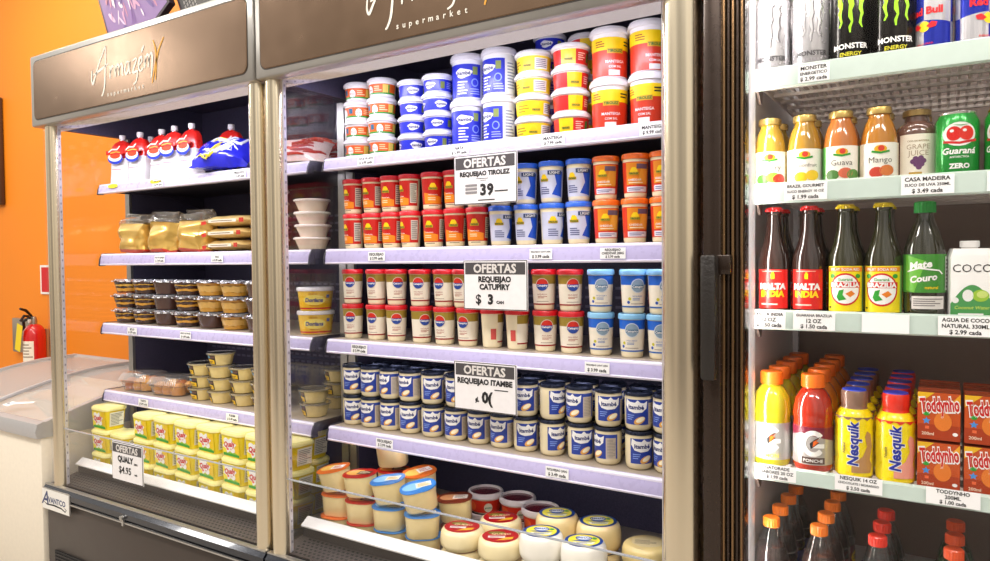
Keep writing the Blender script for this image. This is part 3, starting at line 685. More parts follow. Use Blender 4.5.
def cup(lidc, deco, body='#f3e6c4', plain=False, noun='cream_cheese_cup'):
    def mk():
        r = empty(noun)
        MB().lathe([(.0225, 0), (.0245, .002), (.0255, .006), (.0300, .0915)], M(body, .32, coat=.4), 28).build('cup_body', r)
        MB().lathe([(.0302, .0888), (.0325, .0892), (.0325, .0985), (.0315, .1005), (.0300, .1018), (.0285, .1012), (.028, .0990), (0, .0990)], M(lidc, .35, coat=.3), 30).build('lid', r)
        d = Decal(cyl(.0255, .006, .0300, .0915)); deco(d); d.build('label', r)
        return r
    return mk
OR2 = M('#ea5a14', .35, coat=.3)
def deco_redcup(d):
    d.rect(-.046, .046, .014, .084, M('#c81a12', .35, coat=.3), 0); d.poly([(-.034, .016), (.018, .016), (.018, .034), (-.034, .046)], M('#f08a18', .4), 1); badge(d, -.008, .060, .019, 2)
    d.text('TRADICIONAL', -.008, .040, .005, WHITE, 4, w=.026); d.fine(-.022, .008, .024, .034, 2, M('#ffe0b0'), 3); d.rect(.022, .042, .022, .076, M('#d9d2c4', .5), 1); d.fine(.0235, .0405, .024, .074, 9, M('#6a6460'), 2); d.fine(-.02, .012, .0085, .0125, 1, M('#7a6a50'), 0)
def deco_bluecup(d):
    d.rect(-.046, .046, .012, .080, M('#cfd2ea', .35), 0); d.poly([(.006, .020), (.034, .014), (.034, .076), (.012, .070), (.018, .045)], M('#1c50c8', .35, coat=.2), 1); badge(d, -.014, .058, .018, 2); d.rect(-.004, .030, .068, .078, M('#33456c'), 3); d.text('LIGHT', .013, .073, .006, WHITE, 4)
    d.fine(-.026, .002, .020, .040, 4, M('#50568a'), 2); d.rect(.040, .060, .014, .078, M('#e2e0ea'), 0); d.fine(.042, .058, .018, .074, 8, M('#70708a'), 1)
def deco_orangecup(d):
    d.rect(-.046, .046, .012, .082, M('#d8351a', .35, coat=.2), 0); d.rect(-.026, .026, .030, .080, M('#e98a1e', .35), 1); d.poly([(.0, .032), (.026, .032), (.026, .074), (.008, .070)], M('#f0a838', .4), 2); badge(d, -.008, .058, .018, 3); d.rect(-.002, .024, .066, .077, M('#6a5468'), 3)
    d.text('CHEDDAR', -.006, .041, .007, WHITE, 4, w=.03); d.fine(-.02, .016, .032, .037, 1, M('#ffe6c0'), 3); d.rect(-.026, .026, .014, .026, M('#e8e2ea'), 1); d.fine(-.022, .02, .016, .024, 2, M('#7070a0'), 2)
def catu(d, top, line, rim, disc, dots=False):
    d.rect(-.046, .046, .066, .0875, top, 0); d.rect(-.046, .046, .016, .066, M('#efe6d4', .35), 0); d.rect(-.046, .046, .014, .0175, line, 1)
    d.ell(0, .064, .0155, .0165, rim, 2, 26); d.ell(0, .064, .0138, .0148, disc, 3, 26)
    if not dots: d.poly([(.0138*math.cos(a), .064+.0148*math.sin(a)) for a in [PI+PI*i/14 for i in range(15)]], M('#23469c', .4), 4)
    d.rect(-.0135, .0135, .0585, .0655, M('#23469c', .4) if not dots else M('#3a6a8c'), 5); d.text('Catupiry', 0, .0622, .0058, WHITE, 6, w=.025, bold=.03)
    d.text('REQUEIJAO', 0, .040, .0042, DRED if not dots else M('#3a62b0'), 1, w=.024, bold=0); d.fine(-.012, .012, .030, .036, 2, M('#b0563c') if not dots else M('#5a7cba'), 1); d.fine(-.016, .016, .021, .024, 1, M('#907c6c'), 1)
    if dots: d.ell(-.019, .034, .0036, .0036, M('#c8c020'), 1, 12); d.ell(-.022, .026, .0036, .0036, M('#2050b0'), 1, 12)
    d.rect(.050, .064, .022, .062, M('#e8dccb'), 1); d.fine(.0515, .0625, .024, .060, 8, M('#7a6a60'), 2); d.rect(-.064, -.050, .022, .050, M('#d0504a'), 1)
def deco_catured(d): catu(d, M('#a48a34', .35, .2), DRED, M('#ded0c0'), M('#d22a1c', .35))
def deco_catublue(d): catu(d, M('#1e66d2', .35, coat=.2), M('#2a64b8'), M('#d4dce8'), M('#8fa6ba', .35), True)
kRC = Kind(cup('#d21624', deco_redcup), 'cup'); kBC = Kind(cup('#2a66d8', deco_bluecup), 'cup'); kOC = Kind(cup('#ee6c12', deco_orangecup), 'cup')
kCR = Kind(cup('#cf1420', deco_catured), 'cup'); kCB = Kind(cup('#86bfe6', deco_catublue), 'cup')
P_ = .1023
def row(kind, xs, y, z, desc, group, rots=None, start=0, ords=ORD):
    for i, x in enumerate(xs):
        kind.at(x, y+jit(.003), z+.0005, desc % ords[i+start], group, R(32)+(rots[i] if rots else 0)+jit(.08))
G2 = 'cream cheese cups on the second shelf of the middle fridge'; Z2 = S_Z[1]
row(kRC, [1.286, 1.360, 1.430, 1.500, 1.580, 1.654, 1.726], .272, Z2, 'red-lidded orange cream cheese cup, %s from the left in the lower row', G2, [-.5, -.1, -.2, -.7, -.1, .1, .0])
row(kRC, [1.284, 1.360, 1.431, 1.499, 1.578, 1.652], .272, Z2+P_, 'red-lidded orange cream cheese cup, %s from the left in the upper row', G2, [-.5, -.4, -.2, -.6, .35, -.3])
kRC.at(1.727, .272, Z2+P_, 'red-lidded cream cheese cup in the upper row hidden mostly behind the uppermost offer sign', G2, -.5)
row(kBC, [1.800, 1.876, 1.949, 2.022], .272, Z2, 'blue-lidded light cream cheese cup, %s from the left in the lower row', G2, [.3, -.1, .5, -.1])
row(kBC, [1.801, 1.876, 1.949, 2.022], .272, Z2+P_, 'blue-lidded light cream cheese cup, %s from the left in the upper row', G2, [-.3, -.3, -.2, -.25])
row(kOC, [2.094, 2.166, 2.234], .272, Z2, 'orange-lidded cheddar cream cheese cup, %s from the left in the lower row', G2, [.0, .1, -.2])
row(kOC, [2.094, 2.168, 2.235], .272, Z2+P_, 'orange-lidded cheddar cream cheese cup, %s from the left in the upper row', G2, [-.1, -.1, -.1])
G3 = 'cream cheese cups on the third shelf of the middle fridge'; Z3 = S_Z[2]
row(kCR, [1.278, 1.371, 1.444, 1.535, 1.617, 1.694], .272, Z3, 'red-lidded cream cup with round badge, %s from the left in the lower row', G3, [-.2, -.4, .1, .4, -.5, -.5])
row(kCR, [1.770, 1.847], .272, Z3, 'red-lidded cream cup turned back to front, %s of two under the middle offer sign', G3, [2.2, 1.6])
row(kCR, [1.928, 2.001], .272, Z3, 'red-lidded cream cup with round badge, lower row, %s of two beside the light blue cups', G3, [.05, .1])
row(kCR, [1.276, 1.370, 1.444, 1.534, 1.615, 1.682], .272, Z3+P_, 'red-lidded cream cup with round badge, %s from the left in the upper row', G3, [-.1, -.5, .35, -.1, -.5, -.5])
row(kCR, [1.762, 1.845], .272, Z3+P_, 'red-lidded cream cup in the upper row behind the middle offer sign, %s of two', G3, [.2, .4])
row(kCR, [1.925, 1.999], .272, Z3+P_, 'red-lidded cream cup with round badge, upper row, %s of two beside the light blue cups', G3, [-.15, .1])
row(kCB, [2.079, 2.158, 2.226], .272, Z3, 'light blue lidded cream cup, %s from the left in the lower row', G3, [-.05, -.15, -.1])
row(kCB, [2.079, 2.161, 2.228], .272, Z3+P_, 'light blue lidded cream cup, %s from the left in the upper row', G3, [-.1, .15, .25])

def jar():
    r = empty('cream_cheese_jar')
    MB().lathe([(.0235, 0), (.0265, .0015), (.0300, .006), (.0318, .014), (.0325, .06), (.0322, .074), (.0305, .0815)], M('#eadbb4', .12, coat=.8, vary=.03), 30).build('glass_jar', r)
    l = MB().lathe([(.0308, .0805), (.0326, .081), (.0328, .087), (.0318, .089), (.030, .0895), (.029, .0875), (0, .0872)], M('#2e3448', .28, .6), 30); l.build('lid', r)
    d = Decal(cyl(.0320, .014, .0325, .074))
    d.rect(-.028, .030, .016, .074, M('#1c3a9a', .3, coat=.3), 0); d.rect(.030, .058, .016, .074, M('#cbbcac', .4), 0); d.rect(.030, .058, .066, .074, M('#2a48a8', .35), 1); d.fine(.033, .054, .020, .063, 12, M('#9a948e'), 1); d.rect(.054, .058, .016, .074, M('#2a48a8'), 1)
    d.poly([(-.026, .060), (-.018, .047), (-.004, .043), (.014, .045), (.024, .054), (.026, .071), (.018, .066), (.010, .067), (.004, .073), (-.002, .067), (-.014, .068), (-.024, .074)], WHITE, 1); d.text('Itambé', .0, .0565, .010, NAVY, 2, w=.036, bold=.035)
    d.ell(.008, .026, .014, .0075, M('#e2a850'), 1, 18, .5); d.ell(.010, .028, .011, .005, M('#fbeecb'), 2, 16, .5); d.fine(-.022, -.004, .026, .040, 3, M('#7f9ae0'), 1)
    d.build('label', r)
    return r
kJ = Kind(jar, 'jar'); G4 = 'cream cheese jars on the fourth shelf'; Z4 = S_Z[3]; PJ = .0902
JX = [1.272, 1.345, 1.418, 1.490, 1.571, 1.651, 1.724, 1.796, 1.870, 1.945, 2.022, 2.096, 2.172, 2.241]
JR = [[.0, -.5, -.4, -.2, -.1, -.4, -.5, -.6, .0, .4, .0, -1.3, .0, -.9], [.0, -.4, -.8, -.6, .05, -.3, 0, 0, -.3, .5, -.75, -.1, -.4, -.6]]
for rw, yy, nm in ((0, .275, 'in front'), (1, .347, 'in the row behind')):
    for lv in (0, 1):
        for i, x in enumerate(JX):
            if rw and i == 0: continue
            kJ.at(x+jit()-rw*.018, yy+jit(), Z4+.0005+lv*PJ, 'blue-labelled glass cream cheese jar %s, %s from the left, %s layer' % (nm, ORD[i-rw], ('lower', 'upper')[lv]), G4, R(32)+(JR[lv][i] if rw == 0 else jit(.8))+jit(.06))

# ------------------------------------------------------------------ cheeses on the bottom deck
ZD = .407
def wedge_cup(foil, prints):
    def mk():
        r = empty('fresh_cheese_cup'); cr = M('#efd9a0', .3, coat=.4, vary=.04)
        MB().loft([(.080, .062, .026, 0), (.086, .068, .031, .004), (.092, .075, .034, .058)], cr, 6).build('cup_body', r)
        f = MB().loft([(.097, .080, .036, .0585), (.098, .081, .037, .0592), (.097, .080, .036, .0605)], M(foil, .3, .3, coat=.3), 6); f.build('foil_lid', r)
        d = Decal(plane((0, 0, .0606), (1, 0, 0), (0, 1, 0)), .0003)
        d.ell(-.012, .002, .030, .022, M(prints[0], .3), 0); d.rect(-.005, .036, -.012, .016, M(prints[1], .3), 1); d.fine(.0, .032, -.008, .012, 3, M(prints[2], .4), 2); d.build('lid_print', r)
        return r
    return mk
kWO = Kind(wedge_cup('#f0782c', ('#f4c05c', '#f6f0e8', '#c85a20')), 'cheese cup'); kWR = Kind(wedge_cup('#c8281c', ('#e8b054', '#5a4030', '#e8d8b0')), 'cheese cup'); kWB = Kind(wedge_cup('#3f8ee0', ('#8cc4f0', '#f0ead0', '#c8a040')), 'cheese cup'); kWN = Kind(wedge_cup('#8a3c26', ('#c88a5c', '#e8dccc', '#704030')), 'cheese cup')
G5 = 'fresh cheese cups on the bottom deck'
def wstack(k, x, y, n, desc, rz, tilt=.0, z=ZD, nm=None):
    nm = nm or {4: ['bottom', 'second', 'third', 'top'], 3: ['bottom', 'middle', 'top'], 2: ['lower', 'upper'], 1: ['']}[n]
    for i in range(n):
        top = i == n-1 and n > 1
        k.at(x+jit(.006), y+jit(.004), z+i*.0612+(.0145 if top and tilt else .0005), desc % nm[i] if '%s' in desc else desc, G5, rz+.5+jit(.15), tilt*.35 if top else 0, -tilt*.62 if top else 0)
wstack(kWO, 1.296, .180, 3, 'orange-lidded cheese cup, %s of the leftmost front stack', -.3, .30)
wstack(kWR, 1.397, .178, 3, 'red-lidded cheese cup, %s of the front stack between orange and blue lids', -.2, .12)
wstack(kWB, 1.498, .178, 3, 'blue-lidded cheese cup, %s of the front stack beside the red lids', -.3, .25)
wstack(kWB, 1.602, .180, 3, 'blue-lidded cheese cup, %s of the rightmost front stack', .1, .30)
wstack(kWO, 1.310, .282, 2, 'orange-lidded cheese cup at the back left, %s of two', .2)
wstack(kWR, 1.415, .284, 4, 'red-lidded cheese cup, %s of the tall back stack behind the red lids', .1, .10)
wstack(kWO, 1.520, .282, 3, 'orange-lidded cheese cup, %s of the back stack behind the blue lids', .4, .20)
wstack(kWN, 1.638, .290, 2, 'brown-lidded cheese cup, %s of two behind the round red-labelled cheeses', .1, .12)
def wheel(col, rad, h, seed, art, wrinkle=.0035):
    def mk():
        r = empty('round_cheese'); b = MB()
        b.lathe([(.0, 0), (rad*.55, 0), (rad*.85, .003), (rad*.97, h*.2), (rad, h*.33), (rad, h*.45), (rad, h*.58), (rad*.985, h*.72), (rad*.955, h*.85), (rad*.90, h*.93), (rad*.80, h), (rad*.4, h), (.0, h)], M(col, .3, coat=.45, vary=.05, bump=.15, scale=30), 36)
        for i, p in enumerate(b.v):
            a = math.atan2(p[1], p[0]); q = 1+(.014*math.sin(3*a+seed)+.008*math.sin(9*a+p[2]*160+seed))*(1 if h*.05 < p[2] < h*.97 else 0)
            b.v[i] = (p[0]*q, p[1]*q, p[2])
        b.build('cheese', r)
        d = Decal(plane((0, 0, h), (1, 0, 0), (0, 1, 0)), .0006); art(d, rad); d.build('label', r)
        return r
    return mk
def art_red(d, rad):
    d.ell(0, 0, rad*.80, rad*.76, M('#b3121c', .3, coat=.3), 0, 30); d.ell(-.01, .018, .022, .010, M('#7c6a20', .4), 1); d.rect(-.030, .012, -.014, -.002, M('#e8dcd4'), 1); d.poly([(-.01, -.032), (.03, -.022), (.034, -.006), (.012, -.012)], M('#e0a828'), 1); d.fine(-.026, .008, -.012, -.004, 2, M('#904048'), 2); d.text('QUEIJO', .002, .010, .010, M('#f2d8a0'), 2, w=.05)
def art_minas(d, rad):
    d.ell(0, 0, rad*.82, rad*.76, M('#17408c', .3), 0, 30); d.ell(0, 0, rad*.68, rad*.62, M('#f2e23c', .35), 1, 30); d.ell(.0, .012, rad*.36, rad*.25, M('#2c4a90'), 1.6); d.ell(.0, .012, rad*.30, rad*.19, M('#e8ecf0'), 2); d.text('MINAS', .0, .012, .009, M('#1f3f90'), 3, w=.03, bold=.04)
    d.poly([(-.032, -.004), (.0, .002), (.030, -.006), (.0, -.010)], M('#2e4c96'), 2); d.poly([(-.02, -.024), (.02, -.024), (.026, -.012), (-.026, -.012)], M('#e8e6d8'), 2); d.fine(-.018, .018, -.022, -.014, 2, M('#505870'), 3); d.ell(.025, .010, .006, .006, M('#3a9a4a'), 3, 10)
def art_pale(d, rad):
    d.ell(0, 0, rad*.62, rad*.50, M('#d9c696', .4), 0); d.fine(-.028, .022, -.014, .012, 4, M('#8a7a68'), 1)
G6 = 'round cheeses on the bottom deck'
kQ = Kind(wheel('#f0dfae', .057, .0525, 1, art_red), 'cheese')
for i, (x, y, nm) in enumerate(((1.728, .185, 'beside the blue-lidded cups'), (1.846, .182, 'beside the white cheeses'), (1.777, .293, 'in the row behind'))):
    for lv in (0, 1): kQ.at(x, y, ZD+.0005+lv*.0535, 'round cream cheese with red label, %s of the pair %s' % (('lower', 'upper')[lv], nm), G6, .1*i+.2+lv*.2)
kMT = Kind(wheel('#ecd296', .056, .070, 2, art_minas, .006), 'cheese'); kMW = Kind(wheel('#f6f1e4', .054, .068, 3.3, art_minas, .007), 'cheese')
for x, y, nm in ((1.938, .310, 'behind, beside the red pots'), (2.052, .312, 'behind, farther right')):
    for lv in (0, 1): kMT.at(x, y, ZD+.0005+lv*.0715, 'tan round cheese with blue and yellow label, %s, %s' % (('lower', 'upper')[lv], nm), G6, .2+.3*lv)
for x, y, nm in ((1.958, .190, 'beside the red-labelled cheeses'), (2.070, .190, 'nearer the right post')):
    for lv in (0, 1): kMW.at(x, y, ZD+.0005+lv*.0695, 'white round cheese with blue and yellow label, %s, %s' % (('lower', 'upper')[lv], nm), G6, .2+.25*lv)
kMP = Kind(wheel('#e4cc8a', .058, .0585, 5, art_pale), 'cheese')
for lv in (0, 1): kMP.at(2.182, .300, ZD+.0005+lv*.0595, 'tan flat-topped round cheese with pale label beside the right post, %s' % ('lower', 'upper')[lv], G6, .3)
kMS = Kind(wheel('#f4efe2', .054, .045, 7, art_pale), 'cheese')
for lv in (0, 1): kMS.at(2.192, .180, ZD+.0005+lv*.046, 'white low round cheese at the front beside the right post, %s' % ('lower', 'upper')[lv], G6, .3)
def pot():
    r = empty('paste_pot')
    MB().lathe([(.036, 0), (.039, .003), (.0435, .040)], M('#e8d8c8', .35), 30).build('container', r)
    d = Decal(cyl(.039, .003, .0435, .040)); d.rect(-.12, .12, .004, .036, M('#d8321c', .35, coat=.2), 0); d.ell(.0, .018, .011, .012, M('#efe6c8'), 1)
    for a in (-.09, -.045, .045, .09): d.ell(a, .02, .012, .012, M('#e8642c'), 1, 12)
    d.text('goiaba', 0, .018, .006, M('#2a7a34'), 2, w=.018); d.build('label', r)
    MB().lathe([(.0435, .040), (.0475, .0405), (.0475, .049), (.0455, .0525), (.0425, .0535), (.0405, .0525), (.0395, .046)], M('#e6dcd6', .35, coat=.2), 32).build('lid_rim', r)
    MB().lathe([(.0405, .0455), (.040, .0475), (0, .0478)], M('#6c1620', .2, coat=.5, vary=.25, scale=90), 32).build('clear_lid', r)
    for c in r.children: c.scale = (1.11, 1.11, 1.11)
    return r
kP = Kind(pot, 'pot')
for (x, y, nm) in ((1.640, .432, 'leftmost'), (1.749, .432, 'middle'), (1.848, .386, 'rightmost')):
    for lv in range(2): kP.at(x, y, ZD+.0005+lv*.0600, 'red paste pot with white lid ring, %s of the %s pair' % (('lower', 'upper')[lv], nm), 'red pots on the bottom deck', R(25)+lv*.3)

# ------------------------------------------------------------------ left fridge: pouches and bags
def pouch(pal):
    def mk():
        r = empty('squeeze_pouch'); b = MB()
        wh = M('#f6f4f4', .25, coat=.5); top = M(pal, .28, coat=.5, vary=.2, scale=40)
        b.loft([(.088, .056, .02, 0), (.092, .060, .02, .006), (.090, .052, .018, .05), (.088, .044, .014, .098)], wh, 5)
        b.loft([(.088, .044, .014, .098), (.087, .038, .012, .125), (.083, .030, .010, .146), (.068, .022, .008, .160), (.024, .016, .008, .170)], top, 5)
        b.crumple(.003, random.random()*8, 25, .01); b.build('bag', r)
        MB().lathe([(.008, .160), (.008, .172), (.0115, .173), (.0115, .189), (.010, .190), (0, .190)], M('#ece9ea', .35), 18).build('spout_cap', r)
        d = Decal(front(-.0285, 0, 0, -.06), .002, .0006)
        d.ell(0, .098, .038, .022, BLUE, 0, 24); d.ell(.0, .103, .034, .017, WHITE, 1, 22); d.ell(.002, .108, .026, .011, M('#e8481c'), 2, 20); d.rect(-.042, .042, .112, .128, M(pal, .28, coat=.5, vary=.2, scale=40), 3); d.stroke([(-.03, .122), (-.01, .132), (.015, .130), (.03, .142)], .005, M('#f4d8c8'), 4); d.stroke([(-.02, .118), (.01, .122), (.03, .118)], .004, M('#f4b040'), 4)
        d.fine(-.02, .034, .052, .060, 1, M('#c88a8a'), 1); d.fine(-.03, .03, .018, .022, 1, M('#c8c0c8'), 1)
        d.build('print', r)
        return r
    return mk
kPo = Kind(pouch('#e0241c'), 'pouch'); GP = 'pouches on the left fridge top shelf'
for i, (x, y, rz) in enumerate(((.088, .272, .2), (.150, .350, .2), (.205, .272, .1), (.268, .355, .2), (.326, .282, .1), (.424, .268, .1), (.518, .272, .0), (.612, .365, .3))):
    kPo.at(x, y, Z1+.0005, 'white and red squeeze pouch with white cap, %s from the left' % ORD[i], GP, rz)
Kind(pouch('#a81c30'), 'pouch').at(.745, .440, Z1+.0005, 'dark red squeeze pouch standing behind the blue bag', GP, .5)
for k, (x, ) in enumerate(((.135,), (.405,))):
    t = tag(empty('shelf_sticker', (x, .2015, Z1-.016)), 'small yellow sticker on the top price rail, %s' % ('under the leftmost pouches' if k == 0 else 'under the sixth pouch'), 'sticker'); t.rotation_euler = (-.12, 0, 0)
    Decal(front(0)).ell(0, .004, .034, .008, M('#f0e010', .4), 0, 16).build('paper', t)
def pillow(wd, dp, h, mt, seed, amp=.004, nx=14, ny=9, seal=.0):
    b = MB(); vs = []; fs = []
    for s in (1, -1):
        for j in range(ny+1):
            for i in range(nx+1):
                u, v = -1+2*i/nx, -1+2*j/ny; k = max(0, (1-abs(u)**2.6))**.5*max(0, (1-abs(v)**3))**.5
                vs.append((u*wd/2*(1-.05*(1-abs(v))), v*dp/2*(1-.06*(1-abs(u))), s*h/2*k+h/2))
    n = (nx+1)*(ny+1)
    for s in (0, 1):
        for j in range(ny):
            for i in range(nx):
                a = s*n+j*(nx+1)+i; q = (a, a+1, a+nx+2, a+nx+1); fs.append(q if s == 0 else q[::-1])
    b.add(vs, fs, mt)
    b.crumple(amp, seed, 28)
    mz = min(p[2] for p in b.v); b.v = [(p[0], p[1], p[2]-mz) for p in b.v]
    return b
def blue_bag():
    r = empty('shredded_cheese_bag')
    b = pillow(.215, .145, .085, M('#2a2cc4', .2, coat=.6, vary=.2), 2, .008); b.build('bag', r)
    d = MB(); rnd = random.Random(4)
    for i in range(18):
        p0 = Vector((rnd.uniform(-.08, .05), rnd.uniform(-.055, .03), 0)); pts = []
        for q in range(5):
            x, y = p0.x+q*.012, p0.y+q*rnd.uniform(-.004, .012); u, v = x/.1075, y/.0725
            k = max(.05, 1-abs(u)**2.6)**.5*max(.05, 1-abs(v)**3)**.5; pts.append((x, y, .0425+.0425*k+.004))
        d.tube(pts, [.001, .004, .005, .004, .001], M('#e8ecfa', .25, coat=.4) if i % 5 else M('#f0d838', .3), 5)
    d.build('print', r); return r
rest(Kind(blue_bag, 'bag').at(.715, .285, Z1, 'crinkled blue and white bag leaning at the right end of the pouches', None, .35, R(42)), Z1+.001)
GOLDF = M('#dcb45c', .2, .55, coat=.5, vary=.35, scale=22); FILM = G(refl=2.0, haze=.10, h='#f4f0ea', rough=.08, name='clear_film')
def bread_bag(seed):
    def mk():
        r = empty('bread_bag')
        b = MB(); b.loft([(.150, .075, .037, 0), (.158, .085, .042, .012)], M('#b8281c', .3, coat=.4), 10, sub=2); b.loft([(.158, .085, .042, .012), (.172, .085, .042, .06), (.165, .055, .027, .110)], GOLDF, 10, sub=6); b.crumple(.016, seed, 15, .004); b.build('bag', r)
        c = MB(); c.loft([(.163, .054, .026, .108), (.16, .045, .021, .125), (.16, .02, .009, .140), (.165, .008, .003, .150)], FILM, 10, sub=3); c.crumple(.018, seed+3, 38); c.build('clear_top', r)
        return r
    return mk
GB = 'bread packs on the left fridge second shelf'
for i, (x, y, rz, ry) in enumerate(((.126, .300, .03, .04), (.318, .300, .0, .04), (.507, .300, .0, .02))):
    rest(Kind(bread_bag(3+i*2), 'bread bag').at(x, y, Z2+.012, 'gold crinkled bread bag with clear top, %s from the left' % ORD[i], GB, rz, 0, ry), Z2+.001)
def flat_pack():
    r = empty('flat_bread_pack')
    pillow(.235, .15, .040, M('#d6b878', .3, .15, coat=.5, vary=.25, scale=30), 5, .004).build('pack', r)
    d = Decal(front(-.073, .02)); d.rect(-.075, .07, -.004, .006, M('#ece4d4', .35), 0); d.fine(-.06, .05, -.002, .004, 1, M('#806848'), 1); d.poly([(-.112, -.012), (-.085, -.008), (-.09, .004), (-.115, .0)], M('#c82a1c'), 0); d.rect(.085, .108, -.006, .008, M('#b8281c'), 0)
    d.build('print', r); return r
kF = Kind(flat_pack, 'bread pack')
for i in range(3): kF.at(.712+i*.004, .312, Z2+.0005+i*.0412, 'flat gold bread pack, %s of the stack of three' % ('bottom', 'middle', 'top')[i], GB, -.12+.06*i)
def bowl(col='#f3e6d6'):
    def mk():
        r = empty('food_bowl')
        MB().lathe([(.037, 0), (.040, .002), (.053, .033)], M(col, .35, coat=.3), 30).build('bowl', r)
        MB().lathe([(.053, .032), (.0575, .0325), (.0575, .0375), (.054, .0395), (.051, .0385), (0, .0385)], M('#f4ece6', .35, coat=.3), 32).build('lid', r)
        return r
    return mk
kBw = Kind(bowl(), 'bowl'); GW = 'white lidded bowls on the left fridge second shelf'
for x, y, nm, n in ((.892, .300, 'left of the middle posts', 5), (1.082, .300, 'right of the middle posts', 4)):
    for i in range(n): kBw.at(x+jit(.002), y+jit(.002), Z2+.0005+i*.0398, 'white lidded food bowl in the stack %s, %s from the bottom' % (nm, ORD[i]), GW)
def meat_pack():
    r = empty('meat_pack')
    pillow(.20, .15, .05, M('#f0d6cc', .22, coat=.6, vary=.15), 8, .006).build('pack', r)
    d = MB(); rnd = random.Random(3)
    for i in range(12):
        x0, y0 = rnd.uniform(-.07, .03), -.055+i*.0095; pts = []
        for q in range(5):
            x, y = x0+q*.018, y0+rnd.uniform(-.003, .003); u, v = x/.1, y/.075; k = max(.05, 1-abs(u)**2.6)**.5*max(.05, 1-abs(v)**3)**.5; pts.append((x, y, .025+.025*k+.002))
        d.tube(pts, [.002, .005, .006, .005, .002], M(rnd.choice(['#c8382c', '#d85a48', '#b82c28']), .25, coat=.5), 5)
    d.build('meat_print', r); return r
k = Kind(meat_pack, 'meat pack')
rest(k.at(1.045, .300, Z1, 'red and white sliced meat pack leaning at the left fridge right end, front', 'meat packs', .5, R(34)), Z1+.001)
rest(k.at(1.045, .440, Z1, 'red and white sliced meat pack at the left fridge right end, behind the front one', 'meat packs', .3, R(40)), Z1+.001)

def dessert(kind):
    def mk():
        r = empty('dessert_cup'); h = .0525
        lay = {'layer': [('#3c221a', 0, .30), ('#e0a034', .30, .50), ('#42261c', .50, .74), ('#e8b040', .74, .84), ('#4a2a20', .84, 1)], 'choc': [('#4c2e26', 0, 1)], 'cream': [('#c8902c', 0, .3), ('#dcae58', .3, .8), ('#b47c24', .8, 1)], 'flan': [('#7a3c18', 0, .16), ('#e0a030', .16, .45), ('#33201a', .45, .6), ('#e8b448', .6, .8), ('#3c241c', .8, 1)]}[kind]
        b = MB(); n = 36
        for c, a0, a1 in lay:
            rings = []
            for e, t in ((0, a0), (1, a1)):
                ring = []
                for k in range(n):
                    an = 2*PI*k/n; tt = t if t in (0, 1) else t+.035*math.sin(5*an+a0*20)+.025*math.sin(11*an+a0*9)
                    z = .002+tt*(h-.010); rad = (.040+(.0535-.040)*(z/h))*(1+.012*math.cos(an*18)); ring.append((rad*math.cos(an), rad*math.sin(an), z))
                rings.append(ring)
            b.ringloft(rings, M(c, .25, coat=.6, vary=.2, scale=80), True, True)
        b.build('dessert', r)
        MB().lathe([(.056, h-.008), (.0618, h-.0075), (.0618, h-.004), (.056, h-.003), (.050, h+.003), (.0, h+.003)], G(refl=2.2, haze=.22, h='#f2f2f6', name='clear_plastic'), 36).build('clear_lid', r)
        d = Decal(cyl(.0620, h-.0075, .0620, h-.004), .0003)
        rnd = random.Random(len(kind))
        for i in range(9):
            a = -.10+i*.023; d.rect(a, a+.011, h-.0075, h-.0032, M(rnd.choice(['#f4f2f4', '#4a2420', '#c83428', '#e8e4e8', '#3c3030']), .4), 0)
        d.build('label', r)
        return r
    return mk
KD = {k: Kind(dessert(k), 'dessert') for k in ('layer', 'choc', 'cream', 'flan')}
DN = {'layer': 'chocolate and cream layered', 'choc': 'dark chocolate', 'cream': 'golden cream', 'flan': 'caramel and chocolate layered'}
GD = 'dessert cups on the left fridge third shelf'
for ci, (x, ks) in enumerate(((.0975, ('layer', 'layer', 'flan')), (.226, ('layer', 'layer', 'layer')), (.354, ('choc', 'choc', 'choc')), (.482, ('layer', 'layer', 'layer')), (.610, ('choc', 'cream', 'cream')), (.738, ('cream', 'cream', 'cream')), (.868, ('choc', 'choc', 'choc')))):
    for lv in range(3):
        KD[ks[lv]].at(x-.006+jit(), .279+jit(), Z3+.0008+lv*.0560, '%s dessert cup, %s of the %s stack from the left' % (DN[ks[lv]], ('bottom', 'middle', 'top')[lv], ORD[ci]), GD, random.uniform(-.4, .4)-.4)
def oval_tub():
    r = empty('margarine_tub')
    MB().lathe([(.045, 0), (.048, .003), (.055, .062)], M('#f4c40c', .3, coat=.3), 34, sy=.8).build('container', r)
    MB().lathe([(.055, .0615), (.0585, .062), (.0585, .071), (.0565, .0735), (.053, .0735), (0, .0725)], M('#e8e4ea', .3, coat=.3), 34, sy=.8).build('lid', r)
    d = Decal(cyl(.048, .003, .055, .062, 0, 1, .8)); d.text('Doriana', -.004, .034, .017, M('#2a3a8c'), 2, w=.056, shear=.2, bold=.04); d.ell(-.004, .034, .036, .016, M('#fbe36a'), 0); d.rect(-.07, .07, .005, .010, RED, 0); d.rect(.034, .046, .040, .050, M('#3a58b0'), 0); d.fine(-.02, .015, .014, .018, 1, M('#b87810'), 1); d.rect(-.02, .004, .050, .056, M('#d8a010'), 1)
    d.build('label', r); return r
kDo = Kind(oval_tub, 'margarine')
for i in (0, 1): kDo.at(1.085, .305, Z3+.0006+i*.0742, 'yellow oval margarine tub with clear lid, %s of the pair right of the middle posts' % ('lower', 'upper')[i], 'oval margarine tubs', R(46))
